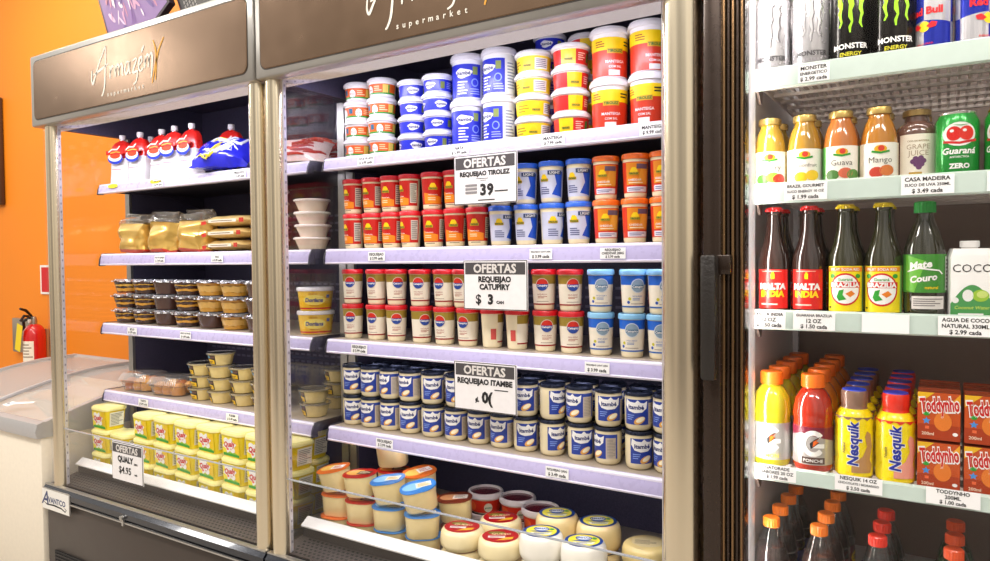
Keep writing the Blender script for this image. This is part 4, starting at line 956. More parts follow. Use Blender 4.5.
def clamshell(seed):
    def mk():
        r = empty('clamshell_box')
        b = MB(); b.loft([(.145, .115, .03, 0), (.165, .135, .04, .035)], G(refl=1.6, haze=.08, h='#f4f2ee', name='clear_plastic_base'), 7); b.build('tray', r)
        p = MB(); rnd = random.Random(seed)
        for i in range(6):
            x, y = -.045+(i % 3)*.045, -.028+(i//3)*.056; q = MB().lathe([(0, .002), (.024, .003), (.027, .018), (.024, .036), (.012, .045), (0, .046)], M(rnd.choice(['#d89030', '#b8641c', '#e0a040', '#c87424']), .4, coat=.4, vary=.3, scale=70), 14, (x, y, .001)); p.add(q.v, q.f, q.mats[0])
        p.crumple(.003, seed, 40); p.build('pastry', r)
        l = MB(); l.loft([(.172, .142, .04, .035), (.172, .142, .04, .040), (.160, .130, .04, .042), (.140, .112, .04, .066), (.110, .085, .035, .074)], G(refl=1.1, haze=.08, h='#f6f4f2', name='clear_plastic_lid'), 7); l.build('hinged_lid', r)
        k = MB()
        for i in range(14):
            x = -.07+i*.0108; k.tube([(x, -.068, .042), (x*.93, -.06, .058), (x*.86, -.053, .068)], .0018, G(refl=1.6, haze=.3, h='#ffffff', name='clear_rib'), 5)
        k.build('lid_rib', r)
        return r
    return mk
Kind(clamshell(1), 'pastry box').at(.165, .300, Z4+.0006, 'clear clamshell box of golden pastries, left one on the fourth shelf', 'clamshell boxes', .12)
Kind(clamshell(2), 'pastry box').at(.352, .300, Z4+.0006, 'clear clamshell box of golden pastries, right one beside the pudding cups', 'clamshell boxes', .12)
def pudding():
    r = empty('pudding_cup')
    MB().lathe([(.032, 0), (.035, .002), (.0455, .040)], M('#e8d08c', .25, coat=.5), 30).build('cup_body', r)
    MB().lathe([(.0455, .0385), (.0500, .039), (.0500, .0435), (.0470, .0445), (.0445, .0425), (.0, .0425)], G(refl=2, haze=.2, h='#dcdad4', name='clear_plastic_cap'), 32).build('clear_lid', r)
    d = Decal(cyl(.035, .002, .0455, .040)); d.rect(-.060, -.024, .004, .037, M('#2c2420', .4), 0); d.poly([(-.056, .008), (-.028, .006), (-.028, .020), (-.056, .024)], M('#f0c020'), 1); d.rect(-.058, -.026, .026, .034, M('#6a4a40'), 1); d.fine(-.054, -.032, .010, .017, 2, M('#4a3418'), 2); d.ell(-.050, .031, .006, .005, M('#5a9ac0'), 2, 10)
    d.build('label', r); return r
kPu = Kind(pudding, 'pudding'); GU = 'pudding cups on the left fridge fourth shelf'
for x, y, n, nm in ((.530, .285, 3, 'first stack beside the pastry boxes'), (.640, .282, 4, 'second stack from the pastry boxes'), (.752, .290, 3, 'third stack from the pastry boxes'), (.862, .290, 3, 'fourth stack, left of the middle posts'), (1.092, .290, 2, 'front stack right of the middle posts'), (1.060, .420, 3, 'back stack right of the middle posts')):
    for i in range(n): kPu.at(x+jit(.003), y+jit(.003), Z4+.0006+i*.0437, 'cream pudding cup, %s from the bottom in the %s' % (ORD[i], nm), GU, .8+jit(.4))
def marg():
    r = empty('margarine_tub'); yl = M('#f4da1c', .3, coat=.3)
    MB().loft([(.094, .068, .018, 0), (.098, .072, .020, .003), (.110, .082, .020, .072)], yl, 5).build('container', r)
    MB().loft([(.113, .085, .022, .071), (.118, .090, .024, .0715), (.118, .090, .024, .078), (.115, .087, .023, .0815), (.110, .082, .021, .0815), (.108, .080, .02, .0845), (.104, .076, .02, .0858)], M('#f3ea9c', .3, coat=.3), 5).build('lid', r)
    tl = math.atan2(-.005, .071)
    d = Decal(front(-.036, .003, 0, tl))
    d.rect(-.044, .046, .004, .066, M('#f6e23a', .35), 0); d.poly([(.012, .006), (.042, .006), (.044, .064), (.022, .064)], M('#f2c818', .35), 1); d.rect(-.040, .044, .002, .010, GRN, 2); d.poly([(-.040, .010), (.044, .010), (.02, .016), (-.02, .013)], M('#8ac43c'), 2)
    d.poly([(-.004+.024*(1.0+.22*math.sin(6*a))*math.cos(a)*1.3, .037+.023*(1+.22*math.sin(6*a+1))*math.sin(a)) for a in [2*PI*i/36 for i in range(36)]], WHITE, 3)
    d.text('Qualy', -.003, .041, .024, RED, 4, w=.058, shear=.2, bold=.04, rot=.12); d.ell(-.014, .024, .006, .004, M('#e86a5a'), 4, 10); d.fine(-.002, .012, .022, .028, 2, M('#d07070'), 4)
    d.build('label', r)
    s = Decal(plane((.0515, 0, .004), (0, 1, 0), (.09, 0, 1))); s.rect(-.026, .026, .010, .062, M('#ecead8', .4), 0); s.fine(-.022, .022, .014, .058, 8, M('#8a8a80'), 1); s.build('side_label', r)
    return r
kM = Kind(marg, 'margarine'); GM = 'margarine tubs on the left fridge bottom deck'; PM = .0863
MX = [.112, .236, .385, .506, .627, .748, .870, .992, 1.112]
for i, x in enumerate(MX):
    for lv in range(3):
        if i == 1 and lv == 2: continue
        kM.at(x+jit(), .178+jit(.002), ZD+.0006+lv*PM, 'yellow margarine tub in the front row, %s column from the left, %s layer' % (ORD[i], ('bottom', 'middle', 'top')[lv]), GM, R(-4)+jit(.05))
for i, x in enumerate((.30, .93, 1.062)):
    for lv in range(3 if i else 2):
        kM.at(x+jit(), .288, ZD+.0006+lv*PM, 'yellow margarine tub in the back row, %s layer, %s' % (('bottom', 'middle', 'top')[lv], ('near the left end', 'behind the middle posts', 'seen right of the middle posts')[i]), GM, jit(.05))

# ------------------------------------------------------------------ drinks
W1, W2, W3, W4, W5 = 1.539, 1.326, 1.090, .797, .470
def can(h, r, body, deco, topc='#c9c7c8', noun='drink_can', metal=.55):
    def mk():
        o = empty(noun); k = r*.86
        MB().lathe([(0, .004), (k*.85, .003), (k*.92, 0), (k, .003), (r, .014), (r, h-.016), (k*.97, h-.004)], M(body, .24, metal, coat=.3), 34).build('can_body', o)
        MB().lathe([(k*.97, h-.0042), (k*1.0, h-.001), (k*.97, h), (k*.93, h-.002), (k*.90, h-.006), (0, h-.006)], M(topc, .25, .8), 34).build('can_lid', o)
        t = MB().box((-.009, -.012, h-.0058), (.009, .006, h-.0045), M('#a8a6a8', .3, .8)); t.build('pull_tab', o)
        d = Decal(cyl(r, .014, r, h-.016)); deco(d, h, r); d.build('label', o); return o
    return mk
def claw(d, cx, y0, y1, s, mt, lv):
    hgt = y1-y0
    for i, (x, l, a) in enumerate(((-.36, .78, -.10), (.0, .95, .02), (.36, .82, .12))):
        pts = []; n = 9
        for k in range(n):
            u = k/(n-1); wv = .07*s*math.sin(k*2.1+i*1.7)*(.3+u)
            pts.append((cx+(x+a*(1-u)*.2)*s+wv*.6, y1-hgt*l*u-(.0 if i == 1 else .03*hgt)))
        wd = [s*(.23-.17*k/(n-1))*(1+.25*math.sin(k*2.7+i)) for k in range(n)]
        d.stroke(pts, wd, mt, lv)
    d.stroke([(cx-.52*s, y1-hgt*.06), (cx-.28*s, y1-.01*hgt), (cx-.05*s, y1-hgt*.05)], [s*.03, s*.10, s*.06], mt, lv); d.stroke([(cx+.06*s, y1-hgt*.05), (cx+.30*s, y1-.01*hgt), (cx+.54*s, y1-hgt*.06)], [s*.06, s*.10, s*.03], mt, lv)
def deco_mw(d, h, r):
    for a in (0, PI*r):
        claw(d, a, .050, h-.022, .040, M('#8d8a90', .25, .8), 1); claw(d, a-.0015, .051, h-.021, .034, M('#d5d3d6', .3, .7), 2)
        d.text('MONSTER', a, .034, .012, M('#3a383c', .4), 1, w=.056, bold=.03); d.text('ULTRA', a, .022, .006, M('#8a868c'), 1, w=.03)
    rnd = random.Random(2)
    for i in range(70): d.ell(rnd.uniform(-PI*r, PI*r), rnd.uniform(.018, h-.02), rnd.uniform(.0012, .003), rnd.uniform(.001, .0024), M('#bfbcc2', .3, .6), 0, 6, rnd.random()*3)
def deco_mb(d, h, r):
    for a in (0, PI*r): claw(d, a, .055, h-.020, .046, M('#9ad81c', .35), 1); d.text('MONSTER', a, .036, .013, WHITE, 1, w=.060, bold=.03); d.text('ENERGY', a, .022, .008, M('#c8c01c'), 1, w=.036, bold=.03)
def deco_rb(d, h, r):
    SV = M('#cfcdd2', .25, .6); BL_ = M('#2230a8', .25, .5)
    for a in (0, PI*r):
        q = PI*r/2; d.poly([(a-q, .014), (a, .014), (a, h*.40), (a-q, h*.36)], SV, 0); d.poly([(a, h*.40), (a+q, h*.36), (a+q, h-.016), (a, h-.016)], SV, 0); d.poly([(a, .014), (a+q, .014), (a+q, h*.36), (a, h*.40)], BL_, 0); d.poly([(a-q, h*.36), (a, h*.40), (a, h-.016), (a-q, h-.016)], BL_, 0)
        d.text('Red Bull', a, h*.50, .018, M('#d81c24', .3), 2, w=.056, bold=.04); d.text('ENERGY DRINK', a, h*.14, .004, M('#d81c24', .3), 2, w=.03); d.ell(a, h*.33, .009, .009, M('#f2c818', .35), 1)
        for s in (-1, 1): d.poly([(a+s*.004, h*.33), (a+s*.012, h*.375), (a+s*.020, h*.36), (a+s*.018, h*.315), (a+s*.010, h*.305)], M('#d81c24', .3), 2)
def deco_gua(d, h, r):
    for a in (0, PI*r):
        d.ell(a, h*.66, .025, .020, WHITE, 0); d.ell(a-.008, h*.67, .011, .012, M('#d82018', .3), 1); d.ell(a+.010, h*.67, .011, .012, M('#e03020', .3), 1); d.ell(a-.011, h*.71, .003, .0025, WHITE, 2, 12); d.ell(a+.007, h*.71, .003, .0025, WHITE, 2, 12); d.poly([(a-.012, h*.80), (a+.002, h*.775), (a+.016, h*.80), (a+.002, h*.79)], GRN, 2); d.stroke([(a-.024, h*.56), (a, h*.53), (a+.026, h*.57)], .004, RED, 1)
        d.text('Guaraná', a, h*.42, .012, WHITE, 1, w=.050, shear=.2, bold=.03); d.text('ANTARCTICA', a, h*.33, .004, WHITE, 1, w=.028); d.text('ZERO', a, h*.20, .013, WHITE, 1, w=.030, bold=.05)
kMW_ = Kind(can(.157, .0325, '#c6c4c8', deco_mw, metal=.6), 'can'); kMB = Kind(can(.157, .0325, '#16120f', deco_mb), 'can'); kRB = Kind(can(.155, .0275, '#2230a8', deco_rb), 'can')
kGU = Kind(can(.115, .0325, '#1f9a3a', deco_gua, '#e8e4e2', metal=.3), 'can')
GC = 'energy drink cans on the top fridge shelf'; rz0 = R(6)
for rw, y, nm in ((0, .152, 'in front'), (1, .224, 'second in its file')):
    for k, xs, ds, rz in ((kMW_, (2.492, 2.560), 'silver energy drink can with grey claw mark', .0), (kMB, (2.627, 2.695), 'black energy drink can with green claw mark', .0), (kRB, (2.7565, 2.8145, 2.8725), 'blue and silver slim energy drink can', .1)):
        for i, x in enumerate(xs): k.at(x, y, W1+.0005, '%s, %s from the left, %s' % (ds, ORD[i], nm), GC, rz0+rz+(jit(.2) if rw else ((-.75, .55, 0)[i] if k is kRB else .1*i)))
kGU.at(2.7915, .150, W2+.0005, 'green guarana can with red berries beside the grape juice', None, rz0)
kGY = Kind(can(.115, .0325, '#28a03a', deco_gua, '#e8c020', metal=.3), 'can'); kGY.at(2.862, .152, W2+.0005, 'green can with yellow top at the photo right edge', None, rz0-.4)

def juice(liq, side, name, fruit):
    def mk():
        o = empty('juice_bottle')
        MB().lathe([(0, .002), (.025, 0), (.0290, .004), (.0300, .015), (.0300, .074), (.028, .090), (.0235, .108), (.0185, .119), (.0172, .126)], M(liq, .10, coat=1, vary=.06), 32).build('glass_bottle', o)
        MB().lathe([(.0165, .1255), (.0205, .126), (.0208, .135), (.0195, .138), (.0, .1385)], M('#d2b268', .28, .75), 30).build('gold_cap', o)
        d = Decal(cyl(.0300, .015, .0300, .074)); d.rect(-.035, .035, .010, .073, M('#f3efe6', .4), 0); d.rect(-.048, -.030, .008, .073, M(side, .4), 1); d.rect(.034, .046, .010, .073, M(side, .4), 1)
        d.ell(0, .062, .010, .0065, M('#e8b018'), 2); d.ell(.001, .063, .005, .005, M('#d83820'), 3, 12); d.stroke([(-.014, .058), (0, .055), (.014, .058)], .0035, GRN, 3)
        d.text(name, .0, .043, .010, M('#5a5048', .5), 2, w=.044, bold=-.005)
        rnd = random.Random(name)
        for i, (fx, c) in enumerate(fruit): d.ell(fx, .021+.003*(i % 2), .012, .0095, M(c, .4), 2+i*.2, 14)
        d.build('label', o); return o
    return mk
JU = [('#b08c2c', '#f0d020', 'Cherry', ((-.012, '#4aa02c'), (.006, '#8ac040'), (.018, '#d83020'))), ('#ae8228', '#f2efe6', 'Passionfruit', ((-.006, '#e8c020'), (.014, '#f0c828'))), ('#c47434', '#4a9a3c', 'Guava', ((-.016, '#4a7a34'), (.006, '#d86a4c'), (.020, '#5a9040'))), ('#bc7a20', '#e8d8c0', 'Mango', ((-.006, '#c8402c'), (.010, '#d87838')))]
JN = ('pale yellow juice bottle with yellow-edged label', 'golden passionfruit juice bottle', 'peach coloured guava juice bottle with green-edged label', 'orange mango juice bottle')
for i, x in enumerate((2.488, 2.550, 2.612, 2.674)):
    k = Kind(juice(*JU[i]), 'juice')
    for rw, y in ((0, .150), (1, .220)): k.at(x, y, W2+.0005, JN[i]+(', front one on its shelf', ', behind the front one')[rw], 'juice bottles on the second fridge shelf', rz0+jit(.08))
def grape():
    o = empty('juice_bottle')
    MB().lathe([(0, .002), (.029, 0), (.0325, .004), (.033, .012), (.033, .090), (.030, .101), (.020, .110), (.0185, .121)], M('#6a4a40', .12, coat=1, vary=.1), 32).build('glass_bottle', o)
    MB().lathe([(.0185, .120), (.0225, .1205), (.0225, .129), (.021, .131), (0, .131)], M('#b89a62', .3, .7), 30).build('cap', o)
    d = Decal(cyl(.033, .012, .033, .090)); d.rect(-.031, .031, .010, .086, M('#f0e8d8', .45), 0); d.text('CASA DE MADEIRA', 0, .074, .0045, M('#a08a60'), 1, w=.034); d.text('GRAPE', 0, .064, .009, M('#b09a80'), 1, w=.036, bold=0); d.text('JUICE', 0, .053, .009, M('#b09a80'), 1, w=.034, bold=0)
    for a, b in ((-.004, .043), (.004, .044), (-.008, .038), (0, .038), (.008, .039), (-.003, .033), (.005, .033), (.001, .028)): d.ell(a, b, .0045, .0045, M('#6a3a6a'), 1+abs(a)*9, 10)
    d.fine(-.014, .014, .014, .022, 1, M('#c8a048'), 1); d.build('label', o); return o
kGr = Kind(grape, 'juice')
for rw, y in ((0, .178), (1, .250)): kGr.at(2.7315, y, W2+.0005, 'dark grape juice bottle with cream label%s' % ('', ', standing behind the first')[rw], 'grape juice bottles', rz0)

def longneck(glass, capc, deco):
    def mk():
        o = empty('glass_bottle')
        MB().lathe([(0, .003), (.026, 0), (.0295, .004), (.0300, .012), (.0300, .098), (.0285, .112), (.021, .133), (.0150, .158), (.0128, .190), (.0145, .192), (.0145, .197), (.0128, .199)], M(glass, .06, coat=1, vary=.05), 32).build('bottle_body', o)
        b = MB(); n = 42; rings = []
        for r_, z, am in ((.0158, .1965, .0012), (.0158, .2005, .0006), (.0135, .2045, 0), (.001, .2055, 0)): rings.append([((r_+am*math.cos(21*2*PI*k/n))*math.cos(2*PI*k/n), (r_+am*math.cos(21*2*PI*k/n))*math.sin(2*PI*k/n), z) for k in range(n)])
        b.ringloft(rings, M(capc, .3, .3, coat=.3)); b.build('crown_cap', o)
        d = Decal(cyl(.0300, .012, .0300, .098)); deco(d); d.build('label', o); return o
    return mk
def deco_malta(d):
    for a in (0, .094):
        d.rect(a-.030, a+.030, .012, .086, M('#d81e18', .35), 0); d.fine(a-.02, a+.02, .081, .084, 1, M('#f0b0a0'), 1); d.rect(a-.003, a+.003, .068, .078, YEL, 1); d.stroke([(a, .078), (a, .081)], .003, YEL, 1); d.text('MALTA', a, .054, .012, WHITE, 1, w=.050, bold=.06, shear=.06); d.text('INDIA', a, .040, .012, YEL, 1, w=.044, bold=.05, shear=.06); d.fine(a-.022, a+.022, .017, .023, 1, M('#f0c0b0'), 1)
def deco_braz(d):
    for a in (0, .094):
        d.rect(a-.033, a+.033, .010, .092, M('#f4e01c', .35), 0); d.rect(a-.033, a+.033, .082, .090, M('#e88a18'), 1); d.text('FRUIT SODA RED', a, .086, .005, WHITE, 2, w=.05); d.ell(a, .050, .0265, .0295, M('#d01c1c'), 1, 30); d.ell(a, .050, .0235, .0262, WHITE, 2, 28)
        d.ell(a-.022, .074, .005, .004, GRN, 2, 10); d.ell(a+.022, .074, .005, .004, GRN, 2, 10); d.text('Guaraná', a, .068, .006, GRN, 3, w=.024, bold=.02); d.rect(a-.026, a+.026, .053, .0635, M('#d01c1c'), 3); d.text('BRAZILIA', a, .0583, .0085, WHITE, 4, w=.048, bold=.05); d.poly([(a-.010, .048), (a-.002, .050), (a-.004, .040), (a+.002, .032), (a-.010, .029), (a-.014, .036)], GRN, 3); d.poly([(a, .042), (a+.010, .048), (a+.016, .042), (a+.008, .036)], M('#e88018'), 3)
        d.rect(a+.033, a+.042, .010, .092, M('#8ac060'), 0); d.fine(a-.03, a-.024, .014, .02, 1, INK, 1)
kMa = Kind(longneck('#2a1712', '#d81c20', deco_malta), 'bottle'); kBr = Kind(longneck('#2e2c18', '#e8cc20', deco_braz), 'bottle')
GL = 'long-necked bottles on the third fridge shelf'
for k, xs, ds in ((kMa, (2.496, 2.559), 'dark malt bottle with red label and red cap'), (kBr, (2.6205, 2.6820), 'dark soda bottle with yellow label and yellow cap')):
    for rw, y in ((0, .150), (1, .222)):
        for i, x in enumerate(xs): k.at(x, y, W3+.0005, '%s, %s, %s' % (ds, ('left', 'right')[i], ('front row', 'back row')[rw]), GL, rz0+(.0 if rw == 0 and i == 0 else -.12 if rw == 0 else jit(.4)))
PET = lambda h, haze: G(h, 1.5, haze=haze, name='pet_plastic')
def mate():
    o = empty('soda_bottle')
    MB().lathe([(0, .004), (.022, 0), (.031, .006), (.0325, .02), (.0318, .06), (.0325, .10), (.031, .122), (.024, .148), (.0155, .170), (.0128, .182), (.0128, .188)], M('#2c2a1c', .08, coat=1), 32).build('bottle_body', o)
    b = MB(); n = 40; b.ringloft([[((.0165+am*math.cos(20*2*PI*k/n))*math.cos(2*PI*k/n), (.0165+am*math.cos(20*2*PI*k/n))*math.sin(2*PI*k/n), z) for k in range(n)] for z, am in ((.184, .0005), (.186, .0005), (.202, .0005))]+[[(.014*math.cos(2*PI*k/n), .014*math.sin(2*PI*k/n), .204) for k in range(n)]], M('#1f9a3c', .35)); b.build('screw_cap', o)
    d = Decal(cyl(.0325, .02, .0325, .122), .0008); d.rect(-.100, .100, .046, .112, M('#3c8a2c', .35, coat=.3), 0); d.poly([(-.034, .05), (-.018, .046), (.0, .10), (-.034, .112)], M('#6ab83c'), 1); d.text('Mate', -.008, .094, .017, WHITE, 2, w=.034, shear=.2, rot=.15, bold=.04); d.stroke([(-.03, .082), (-.01, .088), (.02, .084), (.026, .078)], .0025, WHITE, 2); d.text('Couro', -.004, .071, .018, WHITE, 2, w=.042, shear=.2, rot=.15, bold=.04); d.text('natural', .008, .055, .005, YEL, 2); d.rect(.034, .056, .050, .108, M('#dfe2dc'), 1); d.fine(.036, .054, .053, .105, 8, M('#6a7068'), 2)
    d.rect(-.022, .030, .018, .040, M('#e6e0dc'), 1); d.fine(-.019, .027, .022, .037, 4, M('#807878'), 2)
    d.build('label', o); return o
Kind(mate, 'bottle').at(2.7455, .152, W3+.0005, 'green-capped plastic mate soda bottle beside the coconut water carton', None, rz0)
def coco():
    o = empty('coconut_water_carton'); wm = M('#f2f0ee', .35)
    MB().loft([(.062, .048, .003, 0), (.062, .048, .003, .108), (.054, .034, .003, .121)], wm, 2).build('carton', o)
    MB().lathe([(.012, .119), (.012, .123), (.0145, .1235), (.0145, .133), (.0135, .134), (0, .134)], wm, 26, (0, 0, 0)).build('screw_cap', o)
    d = Decal(front(-.0241, 0)); d.rect(-.031, .031, 0, .028, M('#4c9a54', .4), 0); d.poly([(-.031+.062*i/20, .028+.032*math.sin(PI*i/20)) for i in range(21)], M('#4c9a54', .4), 0); d.text('COCO', 0, .088, .014, INK, 1, w=.056, bold=-.005); d.ell(-.006, .042, .008, .010, WHITE, 1); d.ell(.012, .042, .012, .010, M('#a0c83c'), 1); d.ell(.014, .044, .008, .006, M('#cfe07c'), 2); d.text('Coconut Water', 0, .022, .007, M('#c8e060'), 1, w=.05, shear=.2); d.fine(-.02, .02, .008, .014, 1, WHITE, 1); d.ell(-.024, .034, .005, .005, WHITE, 1, 12)
    d.build('print', o); return o
kCo = Kind(coco, 'carton')
kCo.at(2.811, .150, W3+.0005, 'white and green coconut water carton, front left one', 'coconut water cartons', rz0+.05); kCo.at(2.880, .152, W3+.0005, 'white and green coconut water carton at the photo right edge', 'coconut water cartons', rz0)

def sport(liq, lab, dark, swing):
    def mk():
        o = empty('sports_drink_bottle')
        MB().lathe([(0, .005), (.026, 0), (.033, .004), (.0355, .012), (.0355, .022), (.0345, .026), (.0348, .080), (.0358, .086), (.0345, .092), (.0352, .098), (.0365, .108), (.0345, .122), (.031, .137), (.023, .150), (.018, .155), (.0175, .160)], M(liq, .10, coat=1, vary=.05), 36).build('bottle_body', o)
        b = MB(); n = 44; b.ringloft([[((.0205+am*math.cos(22*2*PI*k/n))*math.cos(2*PI*k/n), (.0205+am*math.cos(22*2*PI*k/n))*math.sin(2*PI*k/n), z) for k in range(n)] for z, am in ((.157, 0), (.158, .0005), (.178, .0005))]+[[(.019*math.cos(2*PI*k/n), .019*math.sin(2*PI*k/n), .181) for k in range(n)]], M('#f07018', .35)); b.build('screw_cap', o)
        d = Decal(cyl(.0352, .026, .0352, .085), .0006); d.rect(-.085, .085, .016, .086, M(lab, .3, .35), 0)
        if dark: d.poly([(-.085, .055), (-.02, .075), (.085, .05), (.085, .086), (-.085, .086)], M('#7a1c34', .35), 1)
        W = M('#f6f4f2', .35)
        for a in (0, .10):
            pts = [(a+.017*math.cos(t), .056+.020*math.sin(t)) for t in [R(40+i*20) for i in range(15)]]; d.stroke(pts, .009, W, 2); d.rect(a+.000, a+.019, .048, .056, W, 2)
            d.poly([(a-.004, .046), (a+.010, .058), (a+.004, .060), (a+.012, .070), (a+.002, .064), (a-.006, .056)], INK, 3); d.poly([(a-.001, .050), (a+.009, .060), (a+.004, .061), (a+.010, .067), (a+.0, .060)], ORG, 4)
        d.rect(-.02, .02, .018, .030, M('#b8b0a0') if not dark else M('#4a2a20'), 1); d.text('LIMON' if not dark else 'PONCHE', 0, .024, .007, M('#d8d020') if not dark else WHITE, 2, w=.034); d.build('label', o); return o
    return mk
kSY = Kind(sport('#bdb41c', '#b9b7b4', False, 0), 'bottle'); kSR = Kind(sport('#aa2c18', '#b8b2b0', True, 0), 'bottle'); kSO = Kind(sport('#d87a20', '#b9b5b0', False, 0), 'bottle')
GS = 'sports drink bottles on the fourth fridge shelf'
for i in range(5): kSY.at(2.4920, .152+.0755*i, W4+.0005, 'yellow sports drink with orange cap, %s from the front in its file' % ORD[i], GS, rz0+(0 if i == 0 else jit(.5)))
kSR.at(2.5665, .152, W4+.0005, 'red sports drink with orange cap at the front of its file', GS, rz0+.05)
for i in range(1, 5): kSO.at(2.5665, .152+.0755*i, W4+.0005, 'orange sports drink with orange cap, %s from the front, behind the red one' % ORD[i], GS, rz0+jit(.5))
def milk(capc, lower, blue_top, splash):
    def mk():
        o = empty('flavoured_milk_bottle'); Y = M('#f6de14', .28, coat=.4)
        b = MB(); b.lathe([(0, .004), (.026, 0), (.0315, .005), (.032, .02), (.0312, .034), (.0312, .040), (.0320, .046), (.0320, .084), (.0310, .090), (.0320, .096), (.0318, .108), (.027, .120), (.0225, .125)], Y, 36); b.build('bottle_body', o)
        MB().lathe([(.0225, .124), (.0212, .128), (.0212, .132), (.0222, .134), (.0222, .154), (.0205, .1575)], M(capc, .3, coat=.4), 32).build('cap', o)
        MB().lathe([(.0205, .1570), (.0195, .1595), (.0, .1600)], M(blue_top, .35), 30).build('cap_top', o)
        d = Decal(cyl(.0320, .02, .0320, .108), .0006)
        d.poly([(-.09+.18*i/40, .109+.0025*math.sin(i*1.7)) for i in range(41)]+[(.09, .1125), (-.09, .1125)], M(capc, .3, coat=.4), 1)
        for a in (0, .1):
            d.text('Nesquik', a-.002, .066, .021, WHITE, 2, w=.083, rot=R(90), shear=.12, bold=.085); d.text('Nesquik', a-.002, .066, .020, M('#1c2f9c', .3), 3, w=.080, rot=R(90), shear=.12, bold=.035)
            d.text('Nestlé', a-.017, .056, .005, M('#5a4a30'), 2, rot=R(90))
            d.poly([(a-.004, .012), (a+.030, .012), (a+.034, .026), (a+.028, .036), (a+.034, .060), (a+.030, .082), (a+.022, .088), (a+.018, .078), (a+.022, .060), (a+.014, .042), (a+.002, .032), (a-.004, .022)], M(splash, .35), 1)
        d.build('label', o); return o
    return mk
kNC = Kind(milk('#8a6a5a', '', '#2a44c8', '#b98a5c'), 'bottle'); kNS = Kind(milk('#e2301c', '', '#3a3ab8', '#f0a08c'), 'bottle')
GN = 'flavoured milk bottles on the fourth fridge shelf'
for k, x, ds in ((kNC, 2.6365, 'yellow chocolate milk bottle with brown cap'), (kNS, 2.7032, 'yellow strawberry milk bottle with red cap')):
    for i in range(5): k.at(x, .150+.0685*i, W4+.0005, '%s, %s from the front in its file' % (ds, ORD[i]), GN, rz0+(.0 if i == 0 else jit(.4)))
def toddy():
    o = empty('milk_carton'); MB().box((-.0315, -.021, 0), (.0315, .021, .0815), M('#c84a14', .35, coat=.3), .0015).build('carton', o)
    MB().prism_x([(-.021, .0814), (-.002, .0835), (-.002, .0855), (.002, .0855), (.002, .0835), (.021, .0814)], -.031, .031, M('#8a3a1c', .35)).build('top_flap', o)
    d = Decal(front(-.0211)); d.rect(-.031, .031, .001, .081, M('#c4501a', .35), 0); d.rect(-.031, .031, .0, .026, M('#a83a14', .35), 1); d.poly([(-.031, .060), (-.006, .081), (-.031, .081)], M('#e8b41c'), 1); d.poly([(.010, .045), (.031, .055), (.031, .081), (.022, .070), (.008, .062)], M('#e8a41c'), 1)
    d.text('Toddynho', .001, .0610, .024, WHITE, 2, w=-.060, rot=.10, bold=.09); d.text('Toddynho', .001, .0610, .0225, M('#c8201c', .35), 3, w=-.057, rot=.10, bold=.035)
    d.ell(.006, .032, .013, .016, M('#e07a28'), 2, 18); d.ell(-.018, .044, .005, .0035, GRN, 2, 12); d.poly([(-.018+(.0065 if i % 2 == 0 else .003)*math.cos(PI/2+i*PI/5), .032+(.0065 if i % 2 == 0 else .003)*math.sin(PI/2+i*PI/5)) for i in range(10)], M('#4a90d8'), 2); d.text('200ml', -.016, .010, .006, M('#f4d8c0'), 2, w=.018); d.rect(-.020, -.014, .018, .023, M('#e86a3c'), 2); d.ell(.024, .012, .004, .003, WHITE, 2, 10)
    d.build('print', o); return o
kTo = Kind(toddy, 'carton'); GT = 'chocolate milk cartons on the fourth fridge shelf'
for i, x in enumerate((2.7690, 2.8370, 2.9050)):
    for rw in range(3):
        for lv in (0, 1): kTo.at(x, .146+.046*rw, W4+.0005+lv*.0865, 'orange chocolate milk carton, %s layer, %s row, %s column from the left' % (('lower', 'upper')[lv], ('front', 'middle', 'rear')[rw], ORD[i]), GT, 0)
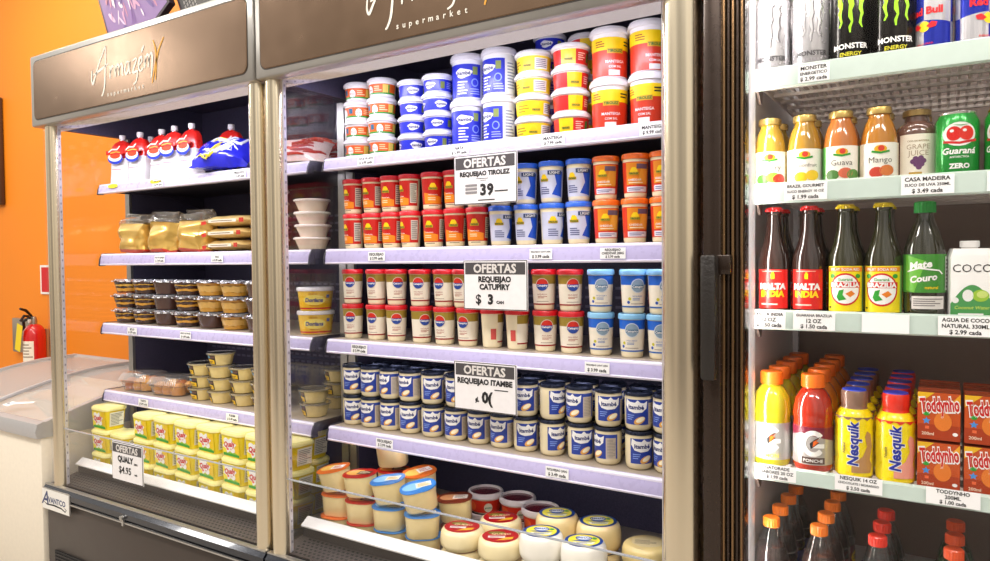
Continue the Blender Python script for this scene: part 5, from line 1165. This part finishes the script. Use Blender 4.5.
def soda(liq, capc, ring):
    def mk():
        o = empty('soda_bottle'); g = PET('#e6e6e4', .015)
        sh = [(.0, .006), (.02, .002), (.030, .0), (.0335, .010), (.0335, .055), (.0320, .060), (.0320, .115), (.0335, .120), (.0330, .135), (.0285, .160), (.0200, .185), (.0135, .200), (.0125, .206)]
        MB().lathe(sh, g, 36).build('bottle_body', o)
        MB().lathe([(.0, .008), (.028, .003), (.0320, .012), (.0320, .055), (.0305, .060), (.0305, .115), (.0320, .120), (.0315, .135), (.0272, .160), (.0245, .168), (0, .169)], M(liq, .12, coat=.8), 32).build('drink', o)
        MB().lathe([(.0337, .1335), (.0345, .1345), (.0337, .1355)], G('#f4f4f4', 2.5, haze=.2, name='pet_ridge'), 36).build('ridge', o)
        b = MB(); n = 40; b.ringloft([[((.0150+am*math.cos(20*2*PI*k/n))*math.cos(2*PI*k/n), (.0150+am*math.cos(20*2*PI*k/n))*math.sin(2*PI*k/n), z) for k in range(n)] for z, am in ((.2035, .0), (.2045, .0006), (.2195, .0006))]+[[(.0135*math.cos(2*PI*k/n), .0135*math.sin(2*PI*k/n), .2215) for k in range(n)]], M(capc, .35, coat=.2)); b.build('screw_cap', o)
        d = Decal(cyl(.0322, .060, .0322, .115), .0005); d.rect(-.10, .10, .064, .112, M(ring, .35, coat=.3), 0)
        for a in (-.06, 0, .06): d.ell(a, .088, .018, .013, M('#f2d83a' if ring != '#c8201c' else '#f4f0ee', .4), 1, 16); d.fine(a-.012, a+.012, .082, .094, 2, M('#3a2a60'), 2)
        d.build('label', o); return o
    return mk
kS1 = Kind(soda('#2a1210', '#f07a1c', '#3a3a8c'), 'bottle'); kS2 = Kind(soda('#3a1a14', '#f07a1c', '#7a2a3c'), 'bottle'); kS3 = Kind(soda('#1c0e0c', '#e0301c', '#c8201c'), 'bottle'); kS4 = Kind(soda('#3f7a3c', '#e0501c', '#2c8a3c'), 'bottle')
GZ = 'plastic soda bottles on the fridge floor'
for k, x, n, ds in ((kS1, 2.492, 4, 'orange-capped cola bottle with blue label, leftmost file'), (kS2, 2.578, 4, 'orange-capped cola bottle with dark red label'), (kS3, 2.676, 3, 'red-capped cola bottle'), (kS4, 2.793, 3, 'orange-red capped green soda bottle'), (kS3, 2.868, 2, 'red-capped cola bottle at the far right')):
    for i in range(n): k.at(x+(.002*i), .152+.0775*i, W5+.0005+(.006 if False else 0), '%s, %s from the front' % (ds, ORD[i]), GZ, rz0+jit(.5))
